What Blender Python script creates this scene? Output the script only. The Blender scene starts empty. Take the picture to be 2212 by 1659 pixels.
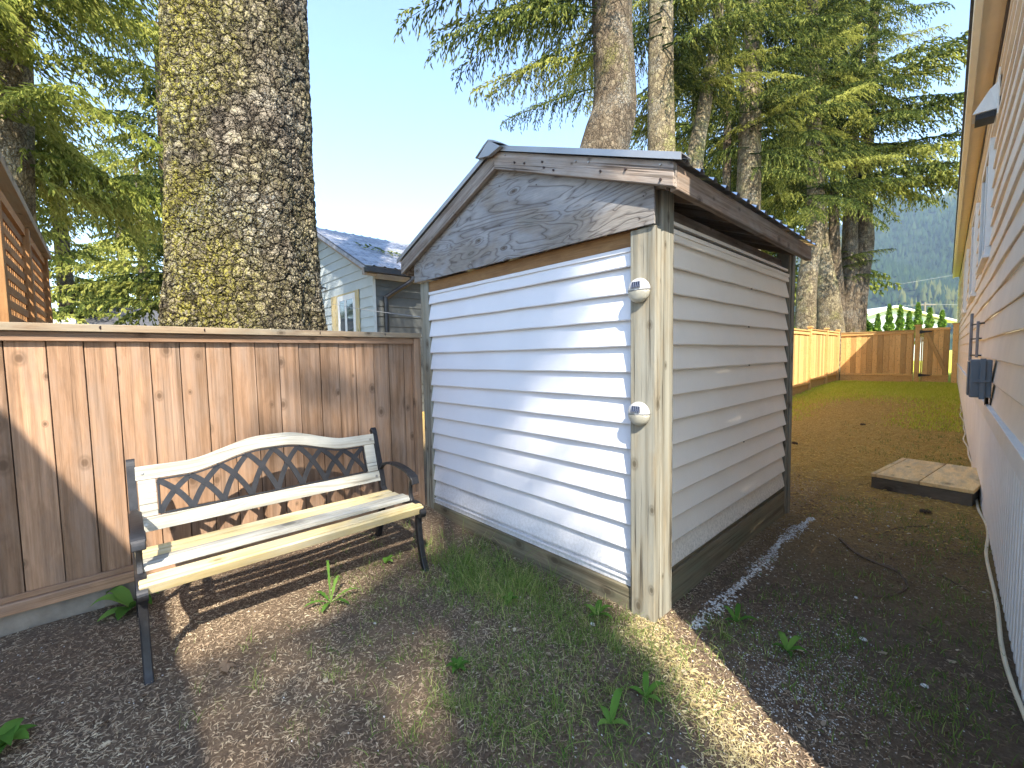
import bpy, math, random
import numpy as np
from mathutils import Vector, Matrix
R = math.radians
sc = bpy.context.scene
col = sc.collection
random.seed(7)

# ------------------------------------------------------------------ camera
YAW, PITCH, ROLL = R(47.227), R(3.638), R(-1.0153)
fw = Vector((-math.sin(YAW)*math.cos(PITCH), math.cos(YAW)*math.cos(PITCH), -math.sin(PITCH)))
rt = Vector((math.cos(YAW), math.sin(YAW), 0)); up = rt.cross(fw)
Rr = rt*math.cos(ROLL)+up*math.sin(ROLL); Uu = -rt*math.sin(ROLL)+up*math.cos(ROLL)
cd = bpy.data.cameras.new('camera'); cam = bpy.data.objects.new('camera', cd); col.objects.link(cam)
cam.matrix_world = Matrix(((Rr.x, Uu.x, -fw.x, 0), (Rr.y, Uu.y, -fw.y, 0), (Rr.z, Uu.z, -fw.z, 1.35), (0, 0, 0, 1)))
cd.sensor_width = 36; cd.lens = 36*927.68/2212; cd.clip_start = 0.02; cd.clip_end = 9000
sc.camera = cam
# ------------------------------------------------------------------ light
SUN = Vector((1, -0.63, 1.25)).normalized()
w = bpy.data.worlds.new('World'); sc.world = w; w.use_nodes = True
nt = w.node_tree; sky = nt.nodes.new('ShaderNodeTexSky'); sky.sky_type = 'NISHITA'; sky.sun_disc = False
sky.sun_elevation = math.asin(SUN.z); sky.sun_rotation = math.atan2(SUN.x, SUN.y)
sky.air_density = 1.0; sky.dust_density = 0.1; sky.ozone_density = 1.3
bg = nt.nodes['Background']; bg.inputs['Strength'].default_value = 0.15
nt.links.new(sky.outputs[0], bg.inputs[0])
sl = bpy.data.lights.new('sun', 'SUN'); sl.energy = 3.5; sl.angle = R(0.53); sl.color = (1.0, 0.92, 0.80)
so = bpy.data.objects.new('sun', sl); col.objects.link(so); so.rotation_euler = SUN.to_track_quat('Z', 'Y').to_euler()
so.location = (6, -6, 12)
sc.view_settings.view_transform = 'Standard'; sc.view_settings.look = 'None'
sc.view_settings.exposure = 1.88; sc.view_settings.gamma = 1
sc.cycles.use_denoising = True
sc.cycles.max_bounces = 7; sc.cycles.diffuse_bounces = 4; sc.cycles.transparent_max_bounces = 12
try: sc.cycles.use_light_tree = False
except Exception: pass

# ------------------------------------------------------------------ materials
class N:
    def __init__(s, name):
        s.m = bpy.data.materials.new(name); s.m.use_nodes = True; s.t = s.m.node_tree
        s.b = s.t.nodes['Principled BSDF']; s.out = s.t.nodes['Material Output']
    def n(s, typ, **k):
        o = s.t.nodes.new('ShaderNode'+typ)
        for a, v in k.items():
            if a.startswith('i_'):
                key = a[2:]; key = int(key) if key.isdigit() else key.replace('_', ' ')
                s.put(o.inputs[key], v)
            else: setattr(o, a, v)
        return o
    def put(s, inp, v):
        if isinstance(v, bpy.types.NodeSocket): s.t.links.new(v, inp)
        elif isinstance(v, bpy.types.Node): s.t.links.new(v.outputs[0], inp)
        else:
            if hasattr(inp.default_value, '__len__') and not hasattr(v, '__len__'): v = [v]*len(inp.default_value)
            if hasattr(v, '__len__') and len(inp.default_value) == 4 and len(v) == 3: v = (*v, 1)
            inp.default_value = v
    def obj(s): return s.n('TexCoord').outputs['Object']
    def attr(s, name, out='Fac'): return s.n('Attribute', attribute_name=name).outputs[out]
    def mapp(s, v, sc=(1, 1, 1), loc=(0, 0, 0)): return s.n('Mapping', i_Vector=v, i_Scale=sc, i_Location=loc).outputs[0]
    def noise(s, v, scale, detail=4, rough=.55, dist=0):
        return s.n('TexNoise', i_Vector=v, i_Scale=scale, i_Detail=detail, i_Roughness=rough, i_Distortion=dist)
    def ramp(s, f, stops):
        r = s.n('ValToRGB', i_0=f); e = r.color_ramp.elements
        while len(e) < len(stops): e.new(0.5)
        for k, (p, c) in enumerate(stops):
            e[k].position = p; e[k].color = (c, c, c, 1) if not hasattr(c, '__len__') else (*c[:3], 1)
        return r.outputs[0]
    def mix(s, f, a, b, mode='MIX'):
        m = s.n('Mix', data_type='RGBA', blend_type=mode)
        s.put(m.inputs[0], f); s.put(m.inputs[6], a); s.put(m.inputs[7], b); return m.outputs[2]
    def math(s, op, a, b=0.0, c=None):
        m = s.n('Math', operation=op); s.put(m.inputs[0], a); s.put(m.inputs[1], b)
        if c is not None: s.put(m.inputs[2], c)
        return m.outputs[0]
    def bump(s, h, strength=.4, dist=.01, normal=None):
        b = s.n('Bump', i_Height=h, i_Strength=strength, i_Distance=dist)
        if normal is not None: s.put(b.inputs['Normal'], normal)
        return b.outputs[0]
    def fin(s, color=None, rough=.8, spec=.3, normal=None, metal=0):
        if color is not None: s.put(s.b.inputs['Base Color'], color)
        s.put(s.b.inputs['Roughness'], rough); s.put(s.b.inputs['Specular IOR Level'], spec); s.put(s.b.inputs['Metallic'], metal)
        if normal is not None: s.put(s.b.inputs['Normal'], normal)
        return s.m

def wood(name, light, mid, dark, grain=24, knots=0.5, wear=None, wearamt=0.0, rough=.82, knotsize=1.0, bumpd=.003, crack=0.0):
    """gc attribute = (along, across, depth) metres with a random offset per plank."""
    k = N(name); g = k.attr('gc', 'Vector'); r = k.attr('rnd')
    g1 = k.mapp(g, (1.3, grain, grain))
    warp = k.noise(k.mapp(g, (1.6, 4, 4)), 1.5, 2)
    wv = k.n('VectorMath', operation='ADD', i_0=g1, i_1=k.n('VectorMath', operation='SCALE', i_0=warp.outputs['Color'], i_Scale=3.5).outputs[0]).outputs[0]
    n1 = k.noise(wv, 1.0, 5, .6, .4)
    base = k.ramp(n1.outputs[0], [(.25, dark), (.5, mid), (.75, light)])
    fine = k.noise(k.mapp(g, (6, 160, 160)), 1, 3, .7)
    base = k.mix(.35, base, k.ramp(fine.outputs[0], [(.3, dark), (.7, light)]))
    tone = k.ramp(r, [(0, .62), (.5, 1.0), (1, 1.25)])
    base = k.mix(1.0, base, tone, 'MULTIPLY')
    if wear is not None:
        nw = k.noise(k.mapp(g, (1.2, 5, 5)), 2.2, 6, .65)
        base = k.mix(k.ramp(nw.outputs[0], [(.48-wearamt*.3, 0), (.75-wearamt*.3, .9)]), base, wear)
    h = k.math('ADD', n1.outputs[0], k.math('MULTIPLY', fine.outputs[0], .6))
    if crack > 0:
        cn = k.noise(k.mapp(g, (1.1, 62, 62)), 1, 2, .5, .2)
        ck = k.ramp(cn.outputs[0], [(.36, 1), (.41, .15), (.45, 0)])
        ck = k.math('MULTIPLY', ck, k.ramp(k.noise(k.mapp(g, (1.5, 9, 9)), 1, 2).outputs[0], [(.4, 0), (.6, 1)]))
        st = k.noise(k.mapp(g, (.7, 34, 34)), 1.0, 3, .6)
        base = k.mix(1.0, base, k.ramp(st.outputs[0], [(.30, (.62, .60, .56)), (.5, 1.0), (.7, 1.22)]), 'MULTIPLY')
        base = k.mix(k.math('MULTIPLY', ck, crack), base, tuple(c*.4 for c in dark)); h = k.math('SUBTRACT', h, ck)
    if knots > 0:
        sx = k.n('SeparateXYZ', i_0=g)
        cv = k.n('CombineXYZ', i_0=k.math('MULTIPLY', sx.outputs[0], 3.4), i_1=k.math('MULTIPLY', k.math('ADD', sx.outputs[1], sx.outputs[2]), 5.2)).outputs[0]
        vo = k.n('TexVoronoi', voronoi_dimensions='2D', i_Vector=cv, i_Scale=knots*3.2, i_Randomness=1.0)
        cr = k.n('SeparateXYZ', i_0=vo.outputs['Color'])
        d = k.math('ADD', k.math('DIVIDE', vo.outputs['Distance'], k.math('ADD', k.math('MULTIPLY', cr.outputs[1], 1.2), .5)), k.ramp(cr.outputs[0], [(.45, 0), (.46, 1)]))
        kn = k.ramp(d, [(.0, .9), (.05*knotsize, .8), (.075*knotsize, .3), (.10*knotsize, .45), (.15*knotsize, 0)])
        base = k.mix(kn, base, tuple(c*.33 for c in mid))
    return k.fin(base, rough, .25, k.bump(h, .6, bumpd))

def plain(name, c, rough=.6, spec=.4, metal=0, var=.12, scale=6, bumpd=0.0, bscale=60):
    k = N(name); o = k.obj(); n = k.noise(o, scale, 5, .6)
    a = tuple(max(0, x*(1-var)) for x in c); b = tuple(x*(1+var) for x in c)
    base = k.ramp(n.outputs[0], [(.3, a), (.7, b)])
    nm = k.bump(k.noise(o, bscale, 4, .6).outputs[0], .5, bumpd) if bumpd else None
    return k.fin(base, rough, spec, nm, metal)

M = {}
M['fence'] = wood('fence_wood', (.46, .285, .175), (.36, .215, .125), (.21, .12, .068), 22, .36, (.30, .21, .15), .2, crack=.12)
M['fence_cap'] = wood('fence_cap_wood', (.40, .31, .20), (.30, .22, .14), (.18, .12, .075), 22, .4, (.30, .27, .20), .2)
M['cedar'] = wood('new_cedar_wood', (.80, .52, .21), (.72, .43, .155), (.56, .30, .10), 16, 1.5, None, 0, .75, 1.35)
M['post'] = wood('weathered_post_wood', (.37, .315, .215), (.26, .215, .14), (.13, .105, .07), 16, .5, (.27, .265, .22), .7, .85, 1.1, .004, .9)
M['barge'] = wood('weathered_board_wood', (.38, .32, .26), (.27, .21, .165), (.15, .11, .085), 18, .6, (.36, .33, .30), .25, .85, .9, .004, .8)
M['eaveboard'] = wood('eave_board_wood', (.34, .27, .21), (.25, .18, .13), (.14, .09, .06), 18, .5, (.30, .27, .24), .2, crack=.5)
M['base'] = wood('base_board_wood', (.30, .25, .16), (.22, .17, .11), (.12, .09, .055), 14, .3, (.17, .17, .11), .3, crack=.6)
M['header'] = wood('header_wood', (.36, .22, .10), (.27, .15, .065), (.16, .08, .035), 18, .2)
M['slat_yellow'] = wood('pine_slat_wood', (.64, .52, .28), (.55, .43, .21), (.36, .27, .12), 24, .35, (.52, .48, .36), .12)
M['slat_grey'] = wood('weathered_slat_wood', (.47, .45, .38), (.36, .34, .28), (.20, .18, .14), 26, .2, (.44, .44, .39), .35, crack=.8)
M['deckbox'] = wood('step_wood', (.88, .66, .34), (.78, .55, .25), (.54, .36, .15), 12, .3, (.45, .36, .24), .15)
M['deckside'] = wood('step_side_wood', (.20, .17, .13), (.14, .12, .09), (.08, .065, .05), 14, .2)
M['lattice'] = wood('lattice_wood', (.50, .27, .11), (.40, .20, .075), (.26, .12, .045), 14, .3)
M['concrete'] = plain('kerb_concrete', (.26, .23, .19), .9, .2, 0, .3, 8, .004)
M['iron'] = plain('black_cast_iron', (.018, .018, .020), .42, .5, .2, .4, 30, .0006, 220)
M['vinyl'] = None
def vinyl(name, c, dirt, dm=.38):
    k = N(name); o = k.obj(); n = k.noise(o, 3, 4, .6); g = k.noise(k.mapp(o, (2, 2, 60)), 3, 3)
    base = k.ramp(n.outputs[0], [(.3, tuple(x*.94 for x in c)), (.7, c)])
    z = k.n('SeparateXYZ', i_0=o).outputs[2]
    d = k.math('MULTIPLY', k.ramp(z, [(0.12, 1), (.42, 0)]), k.ramp(k.noise(o, 55, 5, .8).outputs[0], [(.42, 0), (.62, 1)]))
    base = k.mix(k.math('MULTIPLY', d, dm), base, dirt)
    sp = k.noise(o, 160, 2, .5)
    base = k.mix(k.math('MULTIPLY', k.ramp(sp.outputs[0], [(.70, 0), (.76, 1)]), .25), base, dirt)
    nn = k.bump(g.outputs[0], .25, .001)
    nn = k.bump(k.noise(k.mapp(o, (1.5, 1.5, .6)), 1.2, 2).outputs[0], .4, .012, nn)
    return k.fin(base, .42, .4, nn)
M['vinyl'] = vinyl('pale_vinyl_siding', (.74, .74, .76), (.20, .19, .13))
M['vinyl_side'] = vinyl('grey_vinyl_siding', (.88, .81, .70), (.20, .18, .12), .8)
M['metal_roof'] = plain('galvanised_roof_metal', (.62, .64, .66), .32, .5, .85, .12, 4, .001, 30)
M['flash'] = plain('grey_painted_flashing', (.34, .34, .34), .35, .5, .4, .08, 5)
M['dark'] = plain('interior_shade', (.02, .018, .016), .95, .1)  # near-black colour stands in for the unlit inside of the shed
M['white'] = plain('white_painted_trim', (.78, .77, .74), .5, .4, 0, .05)
M['cream'] = plain('cream_fascia_paint', (.88, .80, .62), .5, .4, 0, .04)
M['tan'] = plain('tan_soffit_paint', (.82, .66, .44), .55, .35, 0, .05)
M['trimdark'] = plain('dark_brown_trim', (.055, .035, .03), .6, .4)
M['wallsiding'] = plain('beige_lap_siding', (.80, .70, .575), .6, .35, 0, .07, 2.5, .0008, 90)
M['skirt'] = plain('white_ribbed_skirting', (.88, .86, .83), .5, .4, 0, .06, 3)
M['boxgrey'] = plain('grey_utility_plastic', (.16, .19, .215), .5, .4, 0, .06)
M['blackmetal'] = plain('black_metal', (.02, .02, .022), .5, .4)
M['glass'] = N('window_glass').fin((.05, .07, .08), .06, .8)
M['cable'] = plain('cream_cable', (.72, .64, .46), .5, .4)
M['wire'] = plain('grey_wire', (.25, .25, .26), .5, .4)
M['lampwhite'] = plain('aged_white_plastic', (.46, .46, .45), .4, .5, 0, .06, 20)
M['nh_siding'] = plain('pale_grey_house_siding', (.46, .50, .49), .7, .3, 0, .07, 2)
def nh_roof():
    k = N('stained_metal_roof'); o = k.obj()
    n = k.noise(k.mapp(o, (3, .5, 3)), 1.6, 5, .7); n2 = k.noise(o, 7, 5, .7)
    base = k.mix(k.ramp(n.outputs[0], [(.46, 0), (.60, 1)]), (.24, .25, .29), (.40, .40, .43))
    base = k.mix(k.math('MULTIPLY', k.ramp(n2.outputs[0], [(.52, 0), (.62, .85)]), k.ramp(n.outputs[0], [(.40, 1), (.60, 0)])), base, (.16, .16, .15))
    return k.fin(base, .6, .4, None, .2)
M['nh_roof'] = nh_roof()
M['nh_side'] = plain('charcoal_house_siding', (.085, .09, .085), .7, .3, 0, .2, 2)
M['gutter'] = plain('black_gutter', (.012, .012, .014), .35, .5)
M['bwall'] = plain('grey_house_wall', (.42, .40, .36), .8, .3)
M['shingle'] = plain('dark_shingles', (.09, .09, .095), .8, .2, 0, .4, 12, .01, 20)
M['pole'] = plain('grey_pole_wood', (.20, .17, .14), .9, .2)
M['nail'] = plain('nail_steel', (.35, .33, .30), .4, .5, .8)
def lens_mat():
    k = N('ribbed_clear_lens'); w_ = k.n('TexWave', i_Vector=k.obj(), i_Scale=60, wave_type='BANDS', bands_direction='Z')
    return k.fin(k.ramp(w_.outputs[0], [(.2, (.30, .28, .20)), (.8, (.56, .54, .46))]), .25, .6, k.bump(w_.outputs[0], .5, .002))
M['lens'] = lens_mat()
def solar_mat():
    k = N('solar_cell'); x = k.n('SeparateXYZ', i_0=k.obj()).outputs[0]
    s = k.math('FRACT', k.math('MULTIPLY', x, 95))
    return k.fin(k.ramp(s, [(.10, (.35, .36, .4)), (.14, (.012, .014, .03))]), .15, .7)
M['solar'] = solar_mat()
def ply_mat():
    k = N('weathered_plywood'); o = k.obj()
    # knots pull the growth rings round themselves
    sx = k.n('SeparateXYZ', i_0=o)
    cv = k.n('CombineXYZ', i_0=k.math('MULTIPLY', sx.outputs[0], 2.6), i_1=k.math('MULTIPLY', sx.outputs[2], 6.5)).outputs[0]
    vo = k.n('TexVoronoi', voronoi_dimensions='2D', i_Vector=cv, i_Scale=1.3, i_Randomness=1.0)
    cr = k.n('SeparateXYZ', i_0=vo.outputs['Color'])
    kd = k.math('ADD', vo.outputs['Distance'], k.ramp(cr.outputs[0], [(.40, 0), (.55, .5)]))
    lo = k.noise(k.mapp(o, (.75, 1, 3.6)), 1.6, 3, .5, .7)
    pull = k.ramp(kd, [(0, 1), (.22, .35), (.5, 0)])
    f = k.math('ADD', k.math('MULTIPLY', lo.outputs[0], 13), k.math('MULTIPLY', pull, 2.6))
    ring = k.math('FRACT', f)
    line = k.ramp(ring, [(0, .5), (.05, 1), (.12, .45), (.35, .05), (.8, .15), (1, .5)])
    fine = k.noise(k.mapp(o, (8, 1, 150)), 1, 4, .7)
    patch = k.noise(k.mapp(o, (1, 1, 2)), 2.5, 5, .6)
    base = k.ramp(patch.outputs[0], [(.28, (.20, .19, .16)), (.42, (.27, .24, .205)), (.55, (.30, .305, .31)), (.72, (.44, .43, .42))])
    base = k.mix(.3, base, k.ramp(fine.outputs[0], [(.3, (.14, .13, .12)), (.7, (.42, .41, .39))]))
    base = k.mix(k.math('MULTIPLY', line, .8), base, (.085, .068, .06))
    kn = k.ramp(kd, [(0, 1), (.05, .9), (.075, .1), (.10, .75), (.13, 0)])
    base = k.mix(kn, base, (.10, .075, .055))
    h = k.math('ADD', line, k.math('MULTIPLY', fine.outputs[0], .6))
    return k.fin(base, .85, .2, k.bump(h, .8, -.003))
M['ply'] = ply_mat()
def bark(name, plates, cols, moss, mossamt, disp=0.0, crackw=.09, zs=.62):
    k = N(name); o = k.obj()
    wn = k.noise(o, 5, 4, .65)
    wv = k.n('VectorMath', operation='ADD', i_0=k.mapp(o, (1, 1, zs)), i_1=k.n('VectorMath', operation='SCALE', i_0=wn.outputs['Color'], i_Scale=.16).outputs[0]).outputs[0]
    v = k.n('TexVoronoi', feature='DISTANCE_TO_EDGE', i_Vector=wv, i_Scale=plates)
    v2 = k.n('TexVoronoi', feature='DISTANCE_TO_EDGE', i_Vector=wv, i_Scale=plates*2.4)
    vc = k.n('TexVoronoi', i_Vector=wv, i_Scale=plates)
    if disp:
        v3 = k.n('TexVoronoi', feature='DISTANCE_TO_EDGE', i_Vector=k.mapp(wv, (1, 1, .30)), i_Scale=4.6)
        c3 = k.ramp(v3.outputs[0], [(0, 0), (.07, .75), (.2, 1)])
        oy_ = k.n('SeparateXYZ', i_0=o).outputs[1]
        side_ = k.ramp(k.math('MULTIPLY', oy_, -1.0), [(0, .0), (.12, .35), (.5, 1)])
    c1 = k.ramp(v.outputs[0], [(0, 0), (crackw, .8), (crackw*3, 1)])
    c2 = k.ramp(v2.outputs[0], [(0, 0), (crackw, .85), (.3, 1)])
    fine = k.noise(o, 45, 6, .7); mid = k.noise(o, 11, 5, .6)
    h = k.math('ADD', k.math('MULTIPLY', c1, .65), k.math('ADD', k.math('MULTIPLY', c2, .3), k.math('ADD', k.math('MULTIPLY', fine.outputs[0], .22), k.math('MULTIPLY', mid.outputs[0], .45))))
    base = k.ramp(k.math('ADD', k.math('MULTIPLY', fine.outputs[0], .6), k.math('MULTIPLY', k.n('SeparateXYZ', i_0=vc.outputs['Color']).outputs[0], .4)), [(.25, cols[0]), (.5, cols[1]), (.72, cols[2])])
    mm = k.math('MULTIPLY', k.ramp(k.noise(o, 1.3, 4, .65).outputs[0], [(.50-mossamt*.25, 0), (.66-mossamt*.25, 1)]), k.ramp(k.noise(o, 38, 4, .75).outputs[0], [(.40, 0), (.56, 1)]))
    if disp:
        mm = k.math('MULTIPLY', mm, k.math('ADD', k.math('MULTIPLY', side_, .8), .3)); h = k.math('ADD', h, k.math('MULTIPLY', c3, .6)); c1 = k.math('MULTIPLY', c1, k.math('ADD', k.math('MULTIPLY', c3, .6), .4))
    base = k.mix(mm, base, moss)
    lich = k.math('MULTIPLY', k.ramp(k.noise(o, 2.1, 4, .6).outputs[0], [(.48, 0), (.62, 1)]), k.ramp(k.noise(o, 60, 3, .7).outputs[0], [(.50, 0), (.60, .8)]))
    base = k.mix(lich, base, (.34, .35, .31))
    base = k.mix(1, base, k.ramp(k.math('MULTIPLY', c1, c2), [(0, .05 if disp else .38), (.5, .7 if disp else .82), (.85, 1)]), 'MULTIPLY')
    m = k.fin(base, .92, .15, k.bump(h, 1.0, .02) if not disp else k.bump(k.math('ADD', fine.outputs[0], c2), .6, .006))
    if disp:
        d = k.n('Displacement', i_Height=k.math('ADD', h, k.math('MULTIPLY', k.noise(k.mapp(o, (1, 1, .5)), 3.2, 3, .6).outputs[0], 2.2)), i_Midlevel=2.4, i_Scale=disp)
        k.t.links.new(d.outputs[0], k.out.inputs['Displacement']); m.displacement_method = 'BOTH'
    return m
M['bigbark'] = bark('mossy_spruce_bark', 12, ((.11, .088, .062), (.21, .17, .12), (.36, .305, .215)), (.31, .275, .045), .5, .030, .09, 1.0)
M['bark'] = bark('spruce_bark', 17, ((.10, .075, .048), (.18, .135, .088), (.29, .23, .15)), (.20, .19, .05), -.2)
M['palebark'] = bark('pale_spruce_bark', 14, ((.15, .115, .07), (.27, .215, .13), (.41, .34, .20)), (.28, .28, .08), -.15)
def foliage(name, a, b, c):
    k = N(name); r = k.attr('rnd')
    base = k.ramp(r, [(0, a), (.55, b), (1, c)])
    tr = k.n('BsdfTranslucent', i_Color=base); df = k.n('BsdfDiffuse', i_Color=base)
    ms = k.n('MixShader', i_0=.38, i_1=df, i_2=tr)
    k.t.links.new(ms.outputs[0], k.out.inputs[0]); return k.m
M['fol_dark'] = foliage('dark_spruce_needles', (.035, .052, .017), (.115, .15, .038), (.44, .44, .11))  # top end brightened to carry sunlit sprays in the colour
M['fol_bright'] = foliage('yellow_green_needles', (.10, .14, .03), (.26, .29, .06), (.45, .45, .12))
M['cedarhedge'] = foliage('hedge_leaves', (.05, .12, .02), (.12, .22, .03), (.25, .33, .06))
M['grass'] = foliage('grass_blades', (.10, .19, .04), (.26, .36, .09), (.62, .57, .26))
M['grass_far'] = foliage('yellow_green_grass', (.26, .34, .03), (.46, .54, .05), (.70, .70, .14))
M['weed'] = foliage('weed_leaves', (.07, .16, .03), (.12, .25, .045), (.22, .36, .08))
M['litter'] = foliage('dry_needle_litter', (.17, .115, .08), (.46, .35, .24), (.80, .68, .48))
M['litter_alley_glow'] = foliage('alley_glow_litter', (.32, .20, .06), (.64, .45, .14), (.88, .70, .26))  # litter lightened to gold for sky and bounce light in the alley
M['forest'] = foliage('distant_forest', (.022, .045, .022), (.045, .08, .03), (.17, .17, .045))
M['twig'] = plain('brown_twig', (.16, .11, .075), .9, .2, 0, .3, 20)
def pebble_mat():
    k = N('white_pebbles'); r = k.attr('rnd')
    return k.fin(k.ramp(r, [(0, (.30, .27, .22)), (.4, (.55, .53, .47)), (1, (.80, .79, .75))]), .7, .3)
M['pebble'] = pebble_mat()
def ground_mat():
    k = N('dirt_ground'); o = k.obj()
    n1 = k.noise(o, .9, 6, .6); n2 = k.noise(o, 9, 6, .65); n3 = k.noise(o, 70, 5, .75); n4 = k.noise(k.mapp(o, (1, 1, 1), (7, 3, 0)), .55, 3, .5)
    base = k.ramp(n2.outputs[0], [(.25, (.08, .057, .042)), (.5, (.17, .122, .084)), (.75, (.27, .20, .135))])
    base = k.mix(.45, base, k.ramp(n3.outputs[0], [(.3, (.06, .043, .032)), (.5, (.18, .13, .09)), (.72, (.42, .33, .23))]))
    base = k.mix(k.ramp(n1.outputs[0], [(.45, 0), (.65, .55)]), base, (.20, .15, .10))
    y = k.n('SeparateXYZ', i_0=o).outputs[1]
    far = k.math('MULTIPLY', k.ramp(k.math('DIVIDE', y, 24), [(.11, 0), (.25, 1)]), .9)  # gold brightening along the alley stands in for sky and bounce light
    base = k.mix(far, base, k.ramp(n3.outputs[0], [(.3, (.40, .24, .065)), (.7, (.78, .54, .16))]))
    gr = k.math('MULTIPLY', k.ramp(k.math('DIVIDE', y, 24), [(.55, 0), (.66, 1)]), k.ramp(n2.outputs[0], [(.35, .5), (.6, 1)]))
    base = k.mix(gr, base, (.52, .58, .05))
    x = k.n('SeparateXYZ', i_0=o).outputs[0]
    damp = k.math('MULTIPLY', k.ramp(x, [(0, 0), (.0001, 0)]), 0)
    h = k.math('ADD', k.math('MULTIPLY', n2.outputs[0], 1.0), n3.outputs[0])
    return k.fin(base, .95, .12, k.bump(h, 1.0, .02))
M['ground'] = ground_mat()
M['hillsoil'] = plain('hill_forest_floor', (.035, .055, .025), .95, .1, 0, .4, .02)

# ------------------------------------------------------------------ helpers
def tag(o, label=None, cat=None, group=None, kind=None):
    if label: o['label'] = label
    if cat: o['category'] = cat
    if group: o['group'] = group
    if kind: o['kind'] = kind
    return o
def thing(name, label, cat, loc=(0, 0, 0), group=None):
    o = bpy.data.objects.new(name, None); o.empty_display_size = .1; col.objects.link(o); o.location = loc
    return tag(o, label, cat, group)
def wloc(p):
    v = Vector((0, 0, 0))
    while p is not None: v += p.location; p = p.parent
    return v
def link(name, me, mat, parent=None, loc=None):
    o = bpy.data.objects.new(name, me); col.objects.link(o); o.parent = parent
    if loc is not None: o.location = loc
    if mat is not None and not me.materials: me.materials.append(mat)
    return o
def npmesh(name, V, F, mat, parent=None, rnd=None, gc=None, smooth=False, local=False):
    """V world coords (n,3), F (m,k) quads or tris."""
    V = np.asarray(V, np.float32); F = np.asarray(F, np.int32)
    off = np.zeros(3, np.float32) if local else np.array(wloc(parent), np.float32)
    me = bpy.data.meshes.new(name); n, k = F.shape
    me.vertices.add(len(V)); me.vertices.foreach_set('co', (V-off).astype(np.float32).ravel())
    me.loops.add(n*k); me.loops.foreach_set('vertex_index', F.ravel())
    me.polygons.add(n); me.polygons.foreach_set('loop_start', np.arange(0, n*k, k, dtype=np.int32))
    me.polygons.foreach_set('loop_total', np.full(n, k, np.int32))
    if smooth: me.polygons.foreach_set('use_smooth', np.ones(n, bool))
    me.update(calc_edges=True)
    if rnd is not None:
        a = me.attributes.new('rnd', 'FLOAT', 'POINT'); a.data.foreach_set('value', np.asarray(rnd, np.float32))
    return link(name, me, mat, parent)
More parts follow.
